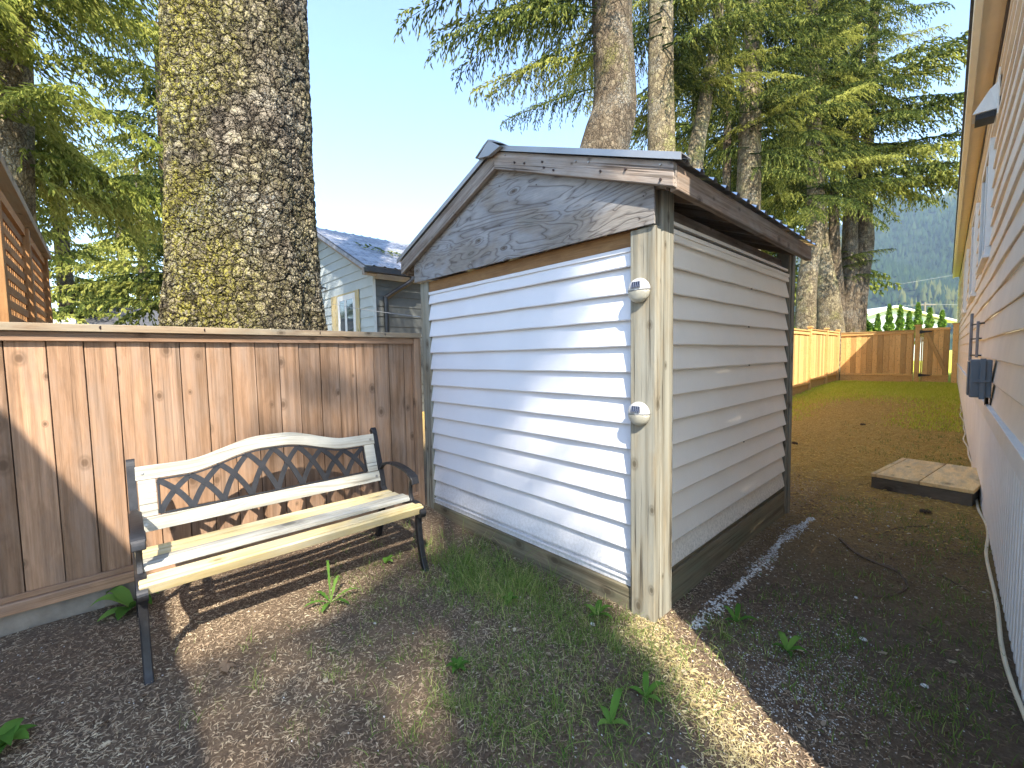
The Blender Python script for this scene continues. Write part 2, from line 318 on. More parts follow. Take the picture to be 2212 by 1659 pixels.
class MB:
    def __init__(s): s.v = []; s.f = []; s.r = []; s.g = []
    def add(s, vs, fs, gcs=None, r=None):
        b = len(s.v); r = random.random() if r is None else r
        s.v += [Vector(v) for v in vs]; s.f += [[i+b for i in f] for f in fs]; s.r += [r]*len(vs)
        if gcs is None:
            o = Vector((random.random()*20, random.random()*20, random.random()*20)); gcs = [Vector(v)+o for v in vs]
        s.g += gcs; return s
    def box(s, x0, x1, y0, y1, z0, z1, along='z', r=None):
        vs = [(x, y, z) for x in (x0, x1) for y in (y0, y1) for z in (z0, z1)]
        fs = [(0, 1, 3, 2), (4, 6, 7, 5), (0, 4, 5, 1), (2, 3, 7, 6), (0, 2, 6, 4), (1, 5, 7, 3)]
        o = Vector([random.random()*20 for _ in range(3)])
        pm = {'x': (0, 1, 2), 'y': (1, 0, 2), 'z': (2, 0, 1)}[along]
        return s.add(vs, fs, [Vector((v[pm[0]], v[pm[1]], v[pm[2]]))+o for v in vs], r)
    def beam(s, p0, p1, wd, ht, up_=(0, 0, 1), r=None):
        """wd across, ht along up_"""
        p0 = Vector(p0); p1 = Vector(p1); a = (p1-p0); L = a.length; a = a/L; side = a.cross(Vector(up_)).normalized(); u = side.cross(a)
        o = Vector([random.random()*20 for _ in range(3)]); vs = []; g = []
        for t in (0, 1):
            for i in (-1, 1):
                for j in (-1, 1):
                    vs.append(p0+a*(L*t)+side*(i*wd/2)+u*(j*ht/2)); g.append(Vector((L*t, i*wd/2, j*ht/2))+o)
        return s.add(vs, [(0, 1, 3, 2), (4, 6, 7, 5), (0, 4, 5, 1), (2, 3, 7, 6), (0, 2, 6, 4), (1, 5, 7, 3)], g, r)
    def prism(s, poly, axis, a0, a1, r=None, grain=None):
        """poly: 2D points in the plane normal to axis (x: (y,z); y: (x,z); z: (x,y))"""
        n = len(poly)
        mk = {'x': lambda p, a: (a, p[0], p[1]), 'y': lambda p, a: (p[0], a, p[1]), 'z': lambda p, a: (p[0], p[1], a)}[axis]
        vs = [mk(p, a0) for p in poly]+[mk(p, a1) for p in poly]
        fs = [list(range(n))[::-1], [n+i for i in range(n)]]+[[i, (i+1) % n, n+(i+1) % n, n+i] for i in range(n)]
        o = Vector([random.random()*20 for _ in range(3)])
        if isinstance(grain, tuple):
            dx, dz = Vector(grain).normalized()
            return s.add(vs, fs, [Vector((v[0]*dx+v[2]*dz, v[2]*dx-v[0]*dz, v[1]))+o for v in vs], r)
        pm = {'x': (0, 1, 2), 'y': (1, 0, 2), 'z': (2, 0, 1)}[grain or 'z']
        return s.add(vs, fs, [Vector((v[pm[0]], v[pm[1]], v[pm[2]]))+o for v in vs], r)
    def tube(s, pts, rad, n=8, flat=None, r=None, closed=False):
        """rad float or list; flat=(a,b) elliptical"""
        pts = [Vector(p) for p in pts]; m = len(pts); vs = []; o = Vector([random.random()*20 for _ in range(3)]); g = []
        ref = Vector((0, 0, 1)); L = 0
        for i, p in enumerate(pts):
            t = (pts[min(i+1, m-1)]-pts[max(i-1, 0)]).normalized()
            if abs(t.dot(ref)) > .95: ref = Vector((1, 0, 0)) if abs(t.x) < .9 else Vector((0, 1, 0))
            a = t.cross(ref).normalized(); b = a.cross(t).normalized(); ref = b
            rr = rad[i] if hasattr(rad, '__len__') else rad
            if i: L += (p-pts[i-1]).length
            for k in range(n):
                th = 2*math.pi*k/n; vs.append(p+a*(math.cos(th)*rr)+b*(math.sin(th)*rr)); g.append(Vector((L, math.cos(th)*rr, math.sin(th)*rr))+o)
        fs = [[i*n+k, i*n+(k+1) % n, (i+1)*n+(k+1) % n, (i+1)*n+k] for i in range(m-1) for k in range(n)]
        fs += [list(range(n))[::-1], [(m-1)*n+k for k in range(n)]]
        return s.add(vs, fs, g, r)
    def ribbon(s, pts, sidev, wd, th, r=None):
        """flat bar of width wd along sidev and thickness th, swept along pts (bent flat iron)"""
        pts = [Vector(p) for p in pts]; m = len(pts); sidev = Vector(sidev).normalized(); vs = []
        for i, p in enumerate(pts):
            t = (pts[min(i+1, m-1)]-pts[max(i-1, 0)]).normalized(); nn = t.cross(sidev).normalized()
            w_ = wd[i] if hasattr(wd, '__len__') else wd; h_ = th[i] if hasattr(th, '__len__') else th
            for a, b in ((-1, -1), (1, -1), (1, 1), (-1, 1)): vs.append(p+sidev*(a*w_/2)+nn*(b*h_/2))
        fs = [[i*4+k, i*4+(k+1) % 4, (i+1)*4+(k+1) % 4, (i+1)*4+k] for i in range(m-1) for k in range(4)]
        fs += [[3, 2, 1, 0], [(m-1)*4+k for k in range(4)]]
        return s.add(vs, fs, None, r)
    def build(s, name, mat, parent=None, bevel=0, smooth=False):
        off = wloc(parent); me = bpy.data.meshes.new(name)
        me.from_pydata([v-off for v in s.v], [], s.f); me.update()
        a = me.attributes.new('rnd', 'FLOAT', 'POINT'); a.data.foreach_set('value', s.r)
        g = me.attributes.new('gc', 'FLOAT_VECTOR', 'POINT'); g.data.foreach_set('vector', [c for v in s.g for c in v])
        import bmesh
        bm = bmesh.new(); bm.from_mesh(me); bmesh.ops.recalc_face_normals(bm, faces=bm.faces); bm.to_mesh(me); bm.free()
        o = link(name, me, mat, parent)
        if smooth:
            for p in me.polygons: p.use_smooth = True
        if bevel:
            b = o.modifiers.new('bevel', 'BEVEL'); b.width = bevel; b.segments = 2; b.limit_method = 'ANGLE'; b.angle_limit = R(40)
        return o
def smooth_pts(pts, n=8):
    """Catmull-Rom through pts"""
    P = [Vector(p) for p in pts]; out = []
    for i in range(len(P)-1):
        p0 = P[max(i-1, 0)]; p1 = P[i]; p2 = P[i+1]; p3 = P[min(i+2, len(P)-1)]
        for k in range(n):
            t = k/n; out.append(.5*((2*p1)+(p2-p0)*t+(2*p0-5*p1+4*p2-p3)*t*t+(3*p1-p0-3*p2+p3)*t**3))
    return out+[P[-1]]
def sstep(a, b, x):
    t = np.clip((np.asarray(x, float)-a)/(b-a), 0, 1); return t*t*(3-2*t)
def gz(x, y):
    x = np.asarray(x, float); y = np.asarray(y, float)
    z = .30*sstep(7, 18, y)
    z = z+.09*np.exp(-((x+3.35)/.7)**2-((y-2.2)/.9)**2)
    z = z+.018*np.sin(2.1*x+.7)*np.sin(1.7*y+.3)+.008*np.sin(6.3*x+1.9*y)*np.sin(5.1*y-2.2*x)
    z = z*sstep(60, 30, np.hypot(x, y))+.3*sstep(30, 60, np.hypot(x, y))
    return z
def gzf(x, y): return float(gz(x, y))

# ------------------------------------------------------------------ ground
def axis_lines(lo, hi, step, far):
    a = list(np.arange(lo, hi+1e-6, step)); d = step
    l = lo; h = hi; left = []; right = []
    while l > -far: d *= 1.25; l -= d; left.append(l)
    d = step
    while h < far: d *= 1.25; h += d; right.append(h)
    return np.array(left[::-1]+a+right)
gx = axis_lines(-4.5, 1.0, .05, 4000); gy = axis_lines(-1.0, 19, .06, 4000)
GX, GY = np.meshgrid(gx, gy, indexing='ij'); GZ = gz(GX, GY)
idx = np.arange(GX.size).reshape(GX.shape)
F = np.stack([idx[:-1, :-1], idx[1:, :-1], idx[1:, 1:], idx[:-1, 1:]], -1).reshape(-1, 4)
tag(npmesh('ground', np.stack([GX, GY, GZ], -1).reshape(-1, 3), F, M['ground'], smooth=True), 'bare brown earth strewn with needles and patchy grass', None, None, 'structure')
# distant wooded hill
def hillz(x, y):
    az = np.arctan2(x, y)
    d = np.hypot(x, y)
    prof = sstep(520, 1250, d)
    ridge = .285+.03*np.sin(az*9+1)+.015*np.sin(az*31)
    ridge = ridge*sstep(-.75, -.30, az)
    return prof*ridge*1090*(.9+.1*np.sin(x*.019)*np.sin(y*.015))+16*sstep(520, 700, d)*np.sin(x*.034+y*.022)-2
a_ = np.linspace(-.9, .9, 90); d_ = np.linspace(490, 1450, 60)
A, D = np.meshgrid(a_, d_, indexing='ij'); HX = np.sin(A)*D; HY = np.cos(A)*D; HZ = hillz(HX, HY)
HZ[:, 0] = -3
idx = np.arange(HX.size).reshape(HX.shape)
F = np.stack([idx[:-1, :-1], idx[1:, :-1], idx[1:, 1:], idx[:-1, 1:]], -1).reshape(-1, 4)
tag(npmesh('hill', np.stack([HX, HY, HZ], -1).reshape(-1, 3), F, M['hillsoil'], smooth=True), 'wooded hillside rising beyond the far fence', None, None, 'structure')
rg = np.random.default_rng(3)
n = 15000; az = rg.uniform(-.50, .12, n); dd = np.sqrt(rg.uniform(530**2, 1270**2, n))
tx = np.sin(az)*dd; ty = np.cos(az)*dd; tz = hillz(tx, ty)-1; th = rg.uniform(8, 18, n); tr_ = th*rg.uniform(.16, .26, n)
k = 6; ang = np.arange(k)*2*np.pi/k
ringv = np.stack([tx[:, None]+np.cos(ang)*tr_[:, None]*rg.uniform(.6, 1.2, (n, k)), ty[:, None]+np.sin(ang)*tr_[:, None]*rg.uniform(.6, 1.2, (n, k)), (tz+th*.12)[:, None]+rg.uniform(-1, 1, (n, k))], -1)
apex = np.stack([tx, ty, tz+th], -1)[:, None]
V = np.concatenate([ringv, apex], 1).reshape(-1, 3); b = (np.arange(n)*(k+1))[:, None]
F = np.stack([b+np.arange(k), b+(np.arange(k)+1) % k, b+k+0*np.arange(k)], -1).reshape(-1, 3)
patch = (np.sin(tx*.020+2)*np.sin(ty*.012) > .5) & (rg.random(n) < .6)
rn = np.where(patch, rg.uniform(.7, 1, n), rg.uniform(0, .6, n))
tag(npmesh('forest', V, F, M['forest'], rnd=np.repeat(rn, k+1)), 'dense conifer forest covering the distant hillside', None, None, 'stuff')

# ------------------------------------------------------------------ shed
SY, SXR, SXL, SYB = 1.94, -1.05, -3.20, 4.20
shed = thing('shed', 'small shed with pale siding, plywood gable and metal roof', 'shed', (-2.1, 3.0, 0))
def siding(mb, p0, p1, nrm, z0, z1, c, phase=0.0, out=.017, seg=24, sag=.0015):
    """lap siding strip between plan points p0,p1 with outward normal nrm"""
    p0 = Vector((*p0, 0)); p1 = Vector((*p1, 0)); nrm = Vector((*nrm, 0)); z = z0-phase; L = (p1-p0).length
    k_ = 0
    while z < z1-1e-4:
        zb = max(z, z0); zt = min(z+c, z1); f0 = (zb-z)/c; f1 = (zt-z)/c
        o0 = out*(1-f0); o1 = out*(1-f1)
        ph = random.random()*6
        for i in range(seg):
            a = p0.lerp(p1, i/seg); b = p0.lerp(p1, (i+1)/seg)
            wa = sag*math.sin(i*.9+ph); wb = sag*math.sin((i+1)*.9+ph)
            prof = [(0, zb), (o0*.9, zb-.004), (o0, zb+.002), (o1+.0015, zt)]
            vs = [a+nrm*(q+(wa if j else 0))+Vector((0, 0, zz+(wa*.6 if j < 3 else 0))) for j, (q, zz) in enumerate(prof)]+[b+nrm*(q+(wb if j else 0))+Vector((0, 0, zz+(wb*.6 if j < 3 else 0))) for j, (q, zz) in enumerate(prof)]
            mb.add(vs, [(0, 1, 5, 4), (1, 2, 6, 5), (2, 3, 7, 6)], None, .5)
        z += c; k_ += 1
m = MB(); siding(m, (-3.10, SY+.02), (-1.175, SY+.02), (0, -1), .165, 1.872, .1335, .105, .027); m.build('front_siding', M['vinyl'], shed)
m = MB(); siding(m, (SXR-.03, 2.09), (SXR-.03, 4.06), (1, 0), .23, 1.955, .130, 0, .028); m.build('side_siding', M['vinyl_side'], shed)
m = MB(); siding(m, (SXL+.03, SYB-.1), (SXL+.03, SY+.1), (-1, 0), .2, 1.955, .1335, 0); m.build('side_siding', M['vinyl_side'], shed); m = MB(); siding(m, (-1.15, SYB-.03), (-3.1, SYB-.03), (0, 1), .2, 2.1, .1335, 0); m.build('rear_siding', M['vinyl_side'], shed)
m = MB(); m.box(-3.08, -1.19, SY-.004, SY+.022, .128, .168); m.box(-3.08, -1.19, SY-.012, SY-.005, .160, .167)
m.build('siding_track', M['vinyl'], shed); m = MB(); m.box(-3.09, -1.18, SY-.004, SY+.02, 1.868, 1.89); m.build('siding_track', M['vinyl'], shed)
m = MB(); m.box(SXR-.032, SXR-.002, 2.09, 4.06, 1.953, 1.975); m.build('siding_track', M['vinyl_side'], shed); m = MB(); m.box(SXR-.032, SXR-.012, 2.09, 4.06, 2.0, 2.018); m.build('siding_track', M['vinyl_side'], shed)
for z_, y_ in ((.75, 3.12), (1.27, 3.2), (1.53, 3.18), (1.79, 3.22)):
    m = MB(); m.box(SXR-.012, SXR-.005, y_, y_+.008, z_-.010, z_+.003); m.build('siding_clip', M['trimdark'], shed)
# posts
m = MB(); m.box(-1.182, -1.045, 1.905, SY+.02, -.06, 1.958, 'z', .62); m.build('corner_board', M['post'], shed, .006)
m = MB(); m.box(-1.168, -1.043, SY+.022, 2.088, -.06, 2.15, 'z', .55); m.build('corner_post', M['post'], shed, .012)
m = MB(); m.box(-3.20, -3.085, SY-.012, SY+.10, -.05, 1.98, 'z', .5); m.build('corner_post', M['post'], shed, .006)
m = MB(); m.box(SXR-.10, SXR-.005, 4.065, 4.12, -.05, 2.16, 'z', .2); m.box(SXR-.095, SXR+.005, 4.122, 4.20, -.05, 2.155, 'z', .4); m.build('corner_post', M['post'], shed, .006)
m = MB(); m.box(SXL, SXL+.1, 4.1, 4.2, -.05, 2.15); m.build('corner_post', M['post'], shed, .006)
# base boards
m = MB(); m.box(-3.08, -1.186, SY-.022, SY+.02, -.05, .125, 'x', .5); m.build('base_board', M['base'], shed, .004)
m = MB(); m.box(SXR-.04, SXR-.004, 2.092, 4.06, -.05, .195, 'y', .4); m.box(SXR-.04, SXR-.016, 2.092, 4.06, .198, .226, 'y', .3); m.build('base_board', M['base'], shed, .004)
m = MB(); m.box(-3.08, -1.17, SY-.002, SY+.05, 1.892, 1.975, 'x', .5); m.build('header_beam', M['header'], shed, .003)
m = MB(); m.box(SXR-.10, SXR-.06, 2.09, 4.06, 1.98, 2.10, 'y', .2); m.build('top_plate', M['eaveboard'], shed)
# gable plywood
RX, RZ, SL = -2.13, 2.655, .385
m = MB(); m.prism([(-3.225, 1.982), (-1.046, 1.962), (-1.046, 2.16), (-2.13, 2.585), (-3.225, 2.16)], 'y', 1.890, 1.903); m.build('gable_panel', M['ply'], shed)
m = MB(); m.prism([(-3.15, 2.05), (-1.1, 2.05), (-2.13, 2.5)], 'y', 1.99, 2.0); m.build('gable_shade_sheet', M['dark'], shed)  # black sheet paints the shade behind the gable
for x_, z_ in ((-3.1, 2.06), (-2.9, 2.03), (-2.45, 2.02), (-2.0, 2.015), (-1.55, 2.01), (-1.12, 2.0), (-1.10, 2.10), (-2.4, 2.36), (-1.8, 2.36), (-2.13, 2.45), (-2.13, 2.2)):
    m = MB(); m.tube([(x_, 1.8872, z_), (x_, 1.8895, z_)], .004, 8); m.build('nail', M['trimdark' if x_ > -2.3 else 'nail'], shed)
# barge boards + side fascia
for sgn, xe, rr in ((1, -.93, .6), (-1, -3.37, .25)):
    m = MB(); ze = RZ-abs(xe-RX)*SL
    m.prism([(RX, RZ), (xe, ze), (xe, ze-.108), (RX, RZ-.108)], 'y', 1.848, 1.886, rr, (1.0, -sgn*SL)); m.build('barge_board', M['barge'], shed, .004)
    m = MB(); xo = xe; m.box(min(xo, xo-sgn*.038), max(xo, xo-sgn*.038), 1.890, 4.17, ze-.112, ze-.006, 'y', .5); m.build('fascia_board', M['eaveboard'], shed, .004)
    m = MB()
    for y in np.arange(2.25, 4.1, .45):
        a = Vector((RX, y, RZ-.06)); bq = Vector((xe-sgn*.05, y, ze-.045)); m.beam(a, bq, .038, .085)
    m.beam((RX, 1.93, RZ-.06), (xe-sgn*.05, 1.93, ze-.045), .05, .085); m.build('rafter', M['eaveboard'], shed)
# corrugated roof
m = MB()
for sgn, xe in ((1, -.905), (-1, -3.395)):
    ys = []; y = 1.85
    while y < 4.19:
        ys += [(y, 0), (y+.055, 0), (y+.068, .017), (y+.094, .017), (y+.107, 0)]; y += .15
    ys.append((4.19, 0)); vs = []; n_ = len(ys)
    for x, dz in ((RX+sgn*.0, 0), (xe, 0)):
        for (yy, h) in ys: vs.append((x, yy, RZ+.012-abs(x-RX)*SL+h))
    m.add(vs, [(i, i+1, n_+i+1, n_+i) for i in range(n_-1)])
    vs2 = [(v[0], v[1], v[2]-.003) for v in vs]; m.add(vs2, [(i, n_+i, n_+i+1, i+1) for i in range(n_-1)])
roof = m.build('roof', M['metal_roof'], shed)
for sgn, xe in ((1, -.89), (-1, -3.41)):
    m = MB(); ze = RZ-abs(xe-RX)*SL
    m.prism([(RX+sgn*.03, RZ+.034-.03*SL), (xe, ze+.036), (xe, ze+.004), (RX+sgn*.03, RZ+.002-.03*SL)], 'y', 1.832, 1.838)
    m.prism([(RX+sgn*.03, RZ+.034-.03*SL), (xe, ze+.036), (xe, ze+.032), (RX+sgn*.03, RZ+.030-.03*SL)], 'y', 1.838, 1.93)
    m.build('rake_flashing', M['flash'], roof)
m = MB()
pts = [(RX-.13, RZ-.008), (RX-.05, RZ+.038), (RX, RZ+.058), (RX+.05, RZ+.038), (RX+.13, RZ-.008), (RX+.13, RZ-.013), (RX, RZ+.050), (RX-.13, RZ-.013)]
m.prism(pts, 'y', 1.80, 4.22)
m.prism([(RX-.11, RZ-.02), (RX, RZ+.055), (RX+.11, RZ-.02), (RX, RZ-.04)], 'y', 1.803, 1.829); m.build('ridge_cap', M['flash'], roof)
# nails / bolt holes in the barge board
for t, dz in ((.09, .02), (.16, .06), (.23, .06), (.35, .045), (.36, .075), (.42, .085), (.55, .03), (.62, .03), (.68, .07), (.80, .05), (.95, .02), (.95, .085)):
    x = RX+t*1.2; z = RZ-t*1.2*SL-dz; m = MB(); m.tube([(x, 1.840, z), (x, 1.850, z)], .006 if dz > .035 else .004, 8); m.build('nail', M['nail' if dz < .035 else 'trimdark'], shed)
for t, dz in ((.2, .05), (.3, .07), (.5, .05), (.72, .06), (.88, .05)):
    x = RX-t*1.2; z = RZ-t*1.2*SL-dz; m = MB(); m.tube([(x, 1.843, z), (x, 1.850, z)], .004, 8); m.build('nail', M['nail'], shed)
m = MB(); m.box(-3.15, -1.15, 2.0, 2.01, .1, 1.97); m.box(-1.12, -1.11, 2.05, 4.1, .1, 1.96); m.box(-3.15, -1.15, 4.1, 4.11, .1, 2.05); m.box(-3.15, -3.14, 2, 4.1, .1, 1.97); m.build('interior_shade_sheet', M['dark'], shed)  # black sheets paint the shade of the open interior
# solar lights
def solar(z, label):
    t = thing('solar_light', label, 'solar light', (-1.128, 1.905, z), 'round solar lights on the corner post')
    rr = .060
    m = MB(); prof = [(0, .0), (rr*.98, .0), (rr, .008), (rr*.97, .016), (rr*.86, .026), (rr*.6, .036), (0, .041)]; n_ = 40; vs = []
    half = n_//2
    # upper cap (z>0) and lower lens (z<0)
    for name, a0, a1, ex, mat in (('cap', 0, math.pi, 1.0, 'lampwhite'), ('lens', math.pi, 2*math.pi, .965, 'lens')):
        m = MB(); vs = []; fs = []; q = 24
        for (r_, d_) in prof:
            for i in range(q+1):
                th = a0+(a1-a0)*i/q; vs.append((-1.128+math.cos(th)*r_*ex, 1.904-d_*ex, z+math.sin(th)*r_*ex+(.0015 if ex == 1 else -.0015)))
        for j in range(len(prof)-1):
            for i in range(q): fs.append((j*(q+1)+i, j*(q+1)+i+1, (j+1)*(q+1)+i+1, (j+1)*(q+1)+i))
        last = (len(prof)-1)*(q+1)
        fs.append([j*(q+1) for j in range(len(prof))]); fs.append([j*(q+1)+q for j in range(len(prof))][::-1])
        m.add(vs, fs); m.build(name, M[mat], t, 0, True).data.polygons[-1].use_smooth = False
    m = MB(); m.add([(-1.152, 1.872, z+.014), (-1.104, 1.872, z+.014), (-1.106, 1.8795, z+.041), (-1.150, 1.8795, z+.041), (-1.152, 1.859, z+.013), (-1.104, 1.859, z+.013), (-1.106, 1.868, z+.042), (-1.150, 1.868, z+.042)],
        [(0, 1, 2, 3), (7, 6, 5, 4), (0, 4, 5, 1), (1, 5, 6, 2), (2, 6, 7, 3), (3, 7, 4, 0)]); m.build('solar_panel', M['solar'], t)
    m = MB(); m.tube([(-1.128, 1.9045, z), (-1.128, 1.889, z)], rr*.95, 36); m.build('backplate', M['lampwhite'], t, .002)
solar(1.659, 'upper round solar light, high on the shed corner post')
solar(1.055, 'lower round solar light, halfway up the shed corner post')

# ------------------------------------------------------------------ near fence
def board_fence(root, axis, pos, a0, a1, zb, zt, bw, mat, face, name='boards', jit=.004):
    """vertical boards; axis 'y' means fence runs along y at x=pos; face = +-1 direction of the seen side"""
    m = MB(); a = a0; i = 0
    while a < a1-.02:
        b = min(a+bw*random.uniform(.93, 1.07), a1); d = random.uniform(0, jit)+(.004 if i % 2 else 0)
        lo, hi = sorted((pos-face*.018, pos+face*d)); lo2, hi2 = sorted((pos-face*.02, pos-face*.006))
        if axis == 'y':
            m.box(lo, hi, a+.0022, b-.0022, zb, zt, 'z'); 
        else: m.box(a+.0022, b-.0022, lo, hi, zb, zt, 'z')
        a = b; i += 1
    if axis == 'y': m.box(pos-face*.026-.004, pos-face*.026+.004, a0, a1, zb, zt, 'z', .0)
    else: m.box(a0, a1, pos-face*.026-.004, pos-face*.026+.004, zb, zt, 'z', .0)
    return m.build(name, mat, root, .0025)
FX = -3.26
fen = thing('board_fence', 'low brown cedar board fence with flat cap behind the bench', 'fence', (FX, 0, 0))
board_fence(fen, 'y', FX, -3.4, 1.86, .19, 1.50, .136, M['fence'], 1)
m = MB(); m.box(FX-.06, FX+.055, -3.4, 1.925, 1.522, 1.562, 'y', .6); m.build('cap', M['fence_cap'], fen, .003)
m = MB(); m.box(FX+.012, FX+.03, -3.4, 1.86, 1.472, 1.519, 'y', .25); m.build('rail', M['fence'], fen, .003)
m = MB(); m.box(FX+.012, FX+.048, -3.4, 1.87, .112, .168, 'y', .75); m.box(FX+.012, FX+.03, -3.4, 1.87, .171, .200, 'y', .5); m.build('rail', M['fence'], fen, .004)
m = MB(); m.box(FX-.03, FX+.04, 1.862, 1.925, -.05, 1.520, 'z', .5); m.build('post', M['fence'], fen, .004)
m = MB(); m.box(FX-.02, FX+.012, -3.4, 1.86, -.1, .11, 'y', .3); m.build('gravel_board', M['concrete'], fen, .003)
for y in (-.04, .42, 1.1, 1.6):
    m = MB(); m.tube([(FX+.0545, y, 1.545), (FX+.0562, y+.002, 1.545)], .010, 10); m.build('knot', M['trimdark'], fen)

# ------------------------------------------------------------------ far cedar fence and gate
def capped_post(root, x, y, zg, zt, s=.09):
    m = MB(); m.box(x-s/2, x+s/2, y-s/2, y+s/2, zg-.1, zt, 'z'); po = m.build('post', M['cedar'], root, .004)
    m = MB(); e = s*.72; m.box(x-e, x+e, y-e, y+e, zt+.002, zt+.03, 'x'); m.prism([(x-e*.9, y-e*.9), (x+e*.9, y-e*.9), (x+e*.9, y+e*.9), (x-e*.9, y+e*.9)], 'z', zt+.032, zt+.045); m.build('post_cap', M['cedar'], po, .004)
fs_ = thing('cedar_fence', 'pale sunlit cedar fence running along the left of the alley', 'fence', (FX, 10, 0))
ys = [4.25, 7.0, 9.6, 12.2, 14.6, 16.6, 18.25]
for i in range(len(ys)-1):
    y0, y1 = ys[i], ys[i+1]; g0 = gzf(-3.1, (y0+y1)/2); zt = 1.70+.30*float(sstep(6, 16, (y0+y1)/2)); zt2 = zt
    board_fence(fs_, 'y', FX, y0+.05, y1-.05, g0+.30, zt-.04, .14, M['cedar'], 1, 'boards', .003)
    m = MB(); m.box(FX-.05, FX+.05, y0+.05, y1-.05, zt-.038, zt, 'y'); m.box(FX+.004, FX+.03, y0+.05, y1-.05, zt-.13, zt-.04, 'y'); m.build('rail', M['cedar'], fs_, .003)
    m = MB(); m.box(FX+.004, FX+.045, y0+.05, y1-.05, g0+.24, g0+.298, 'y'); m.box(FX-.02, FX+.015, y0+.05, y1-.05, g0-.15, g0+.238, 'y', .1); m.build('rail', M['cedar'], fs_, .003)
for y in ys: capped_post(fs_, FX+.02, y, gzf(FX, y), 1.74+.30*float(sstep(6, 16, y)))
YF = 18.35; gF = .30
ff = thing('cedar_fence', 'orange cedar fence panel across the end of the alley beside the gate', 'fence', (-2.3, YF, 0))
board_fence(ff, 'x', YF, -3.17, -1.33, gF+.29, 1.93, .14, M['cedar'], -1, 'boards', .003)
m = MB(); m.box(-3.17, -1.33, YF-.05, YF+.05, 1.932, 1.965, 'x'); m.box(-3.17, -1.33, YF-.035, YF-.008, 1.85, 1.930, 'x'); m.build('rail', M['cedar'], ff, .003)
m = MB(); m.box(-3.17, -1.33, YF-.045, YF-.008, gF+.23, gF+.288, 'x'); m.box(-3.17, -1.33, YF-.02, YF+.015, gF-.05, gF+.228, 'x', .3); m.build('rail', M['cedar'], ff, .003)
capped_post(ff, -1.25, YF, gF, 2.07, .12)
capped_post(ff, -.43, YF, gF, 2.07, .12)
gt = thing('cedar_gate', 'orange cedar gate with diagonal brace and black hinges', 'gate', (-.83, YF, gF))
board_fence(gt, 'x', YF-.02, -1.13, -.55, gF+.27, 1.97, .115, M['cedar'], -1, 'boards', .003)
m = MB(); m.box(-1.14, -.54, YF-.06, YF-.028, 1.93, 2.0, 'x'); m.box(-1.14, -.54, YF-.06, YF-.028, gF+.22, gF+.268, 'x'); m.box(-1.13, -.55, YF-.04, YF-.02, gF+.06, gF+.218, 'x', .3); m.box(-1.17, -1.135, YF-.065, YF-.03, gF+.04, 2.0, 'z'); m.build('frame', M['cedar'], gt, .003)
m = MB(); m.beam((-1.08, YF-.046, 1.92), (-.59, YF-.046, gF+.30), .03, .085, (1, 0, 0)); m.build('brace', M['cedar'], gt, .003)
for z in (1.89, gF+.26):
    m = MB(); m.box(-1.21, -1.15, YF-.085, YF-.067, z-.05, z+.05); m.prism([(-1.15, z-.035), (-.93, z-.012), (-.93, z+.012), (-1.15, z+.035)], 'y', YF-.083, YF-.069); m.build('hinge', M['blackmetal'], gt)

# ------------------------------------------------------------------ right-hand house
def hwx(y): return .176-.033*(y-2.6)
HN = 1.29; HF = 25.5; d1 = Vector((-.033, 1, 0)).normalized(); nrm = (-1/math.sqrt(1+.033**2), -.033/math.sqrt(1+.033**2))
house = thing('manufactured_house', 'long beige sided house wall with white skirting on the right', 'house', (hwx(10), 10, 0))
m = MB(); siding(m, (hwx(HN), HN), (hwx(HF), HF), nrm, .925, 3.93, .172, 0, .020, 60, .003); m.build('wall', M['wallsiding'], house)
m = MB()
def wp(y, out, z): return Vector((hwx(y), y, 0))+Vector((nrm[0], nrm[1], 0))*out+Vector((0, 0, z))
def wbox(mb, y0, y1, o0, o1, z0, z1, r=None):
    vs = [wp(y, o, z) for y in (y0, y1) for o in (o0, o1) for z in (z0, z1)]
    mb.add(vs, [(0, 1, 3, 2), (4, 6, 7, 5), (0, 4, 5, 1), (2, 3, 7, 6), (0, 2, 6, 4), (1, 5, 7, 3)], None, r)
y = HN
vs = []; q = 0
while y < HF:
    for dy, o in ((0, .012), (.05, .012), (.06, .004), (.09, .004)): vs += [wp(y+dy, o, -.15), wp(y+dy, o, .80)]
    y += .10
m.add(vs, [(i*2, i*2+2, i*2+3, i*2+1) for i in range(len(vs)//2-1)]); m.build('skirting', M['skirt'], house)
m = MB(); wbox(m, HN, HF, 0, .034, .802, .915); wbox(m, HN, HF, 0, .046, .917, .930); m.build('skirting_cap', M['white'], house, .003)
m = MB(); wbox(m, HN, 22.5, .03, .150, 3.935, 3.955); m.build('soffit', M['tan'], house)
m = MB(); wbox(m, HN, 22.5, .0, .03, 3.86, 3.955); m.build('frieze', M['trimdark'], house)
m = MB(); wbox(m, HN, 22.5, .152, .20, 3.90, 4.07); m.build('fascia', M['cream'], house, .004)
m = MB(); a, b2 = wp(HN, .22, 4.075), wp(22.5, .22, 4.075)
m.add([a, b2, b2+Vector((3.4, 0, .75)), a+Vector((3.4, 0, .75)), a+Vector((0, 0, .03)), b2+Vector((0, 0, .03)), b2+Vector((3.4, 0, .78)), a+Vector((3.4, 0, .78))], [(0, 1, 2, 3), (7, 6, 5, 4), (0, 4, 5, 1), (2, 6, 7, 3), (0, 3, 7, 4), (1, 5, 6, 2)]); m.build('roof', M['shingle'], house)
m = MB(); m.box(hwx(HN)+.01, 5.2, HN, HN+.04, -.1, 3.93); m.build('end_wall', M['wallsiding'], house); m = MB(); m.box(-.1, 5.2, HF, HF+.04, -.1, 3.93); m.build('end_wall', M['wallsiding'], house)
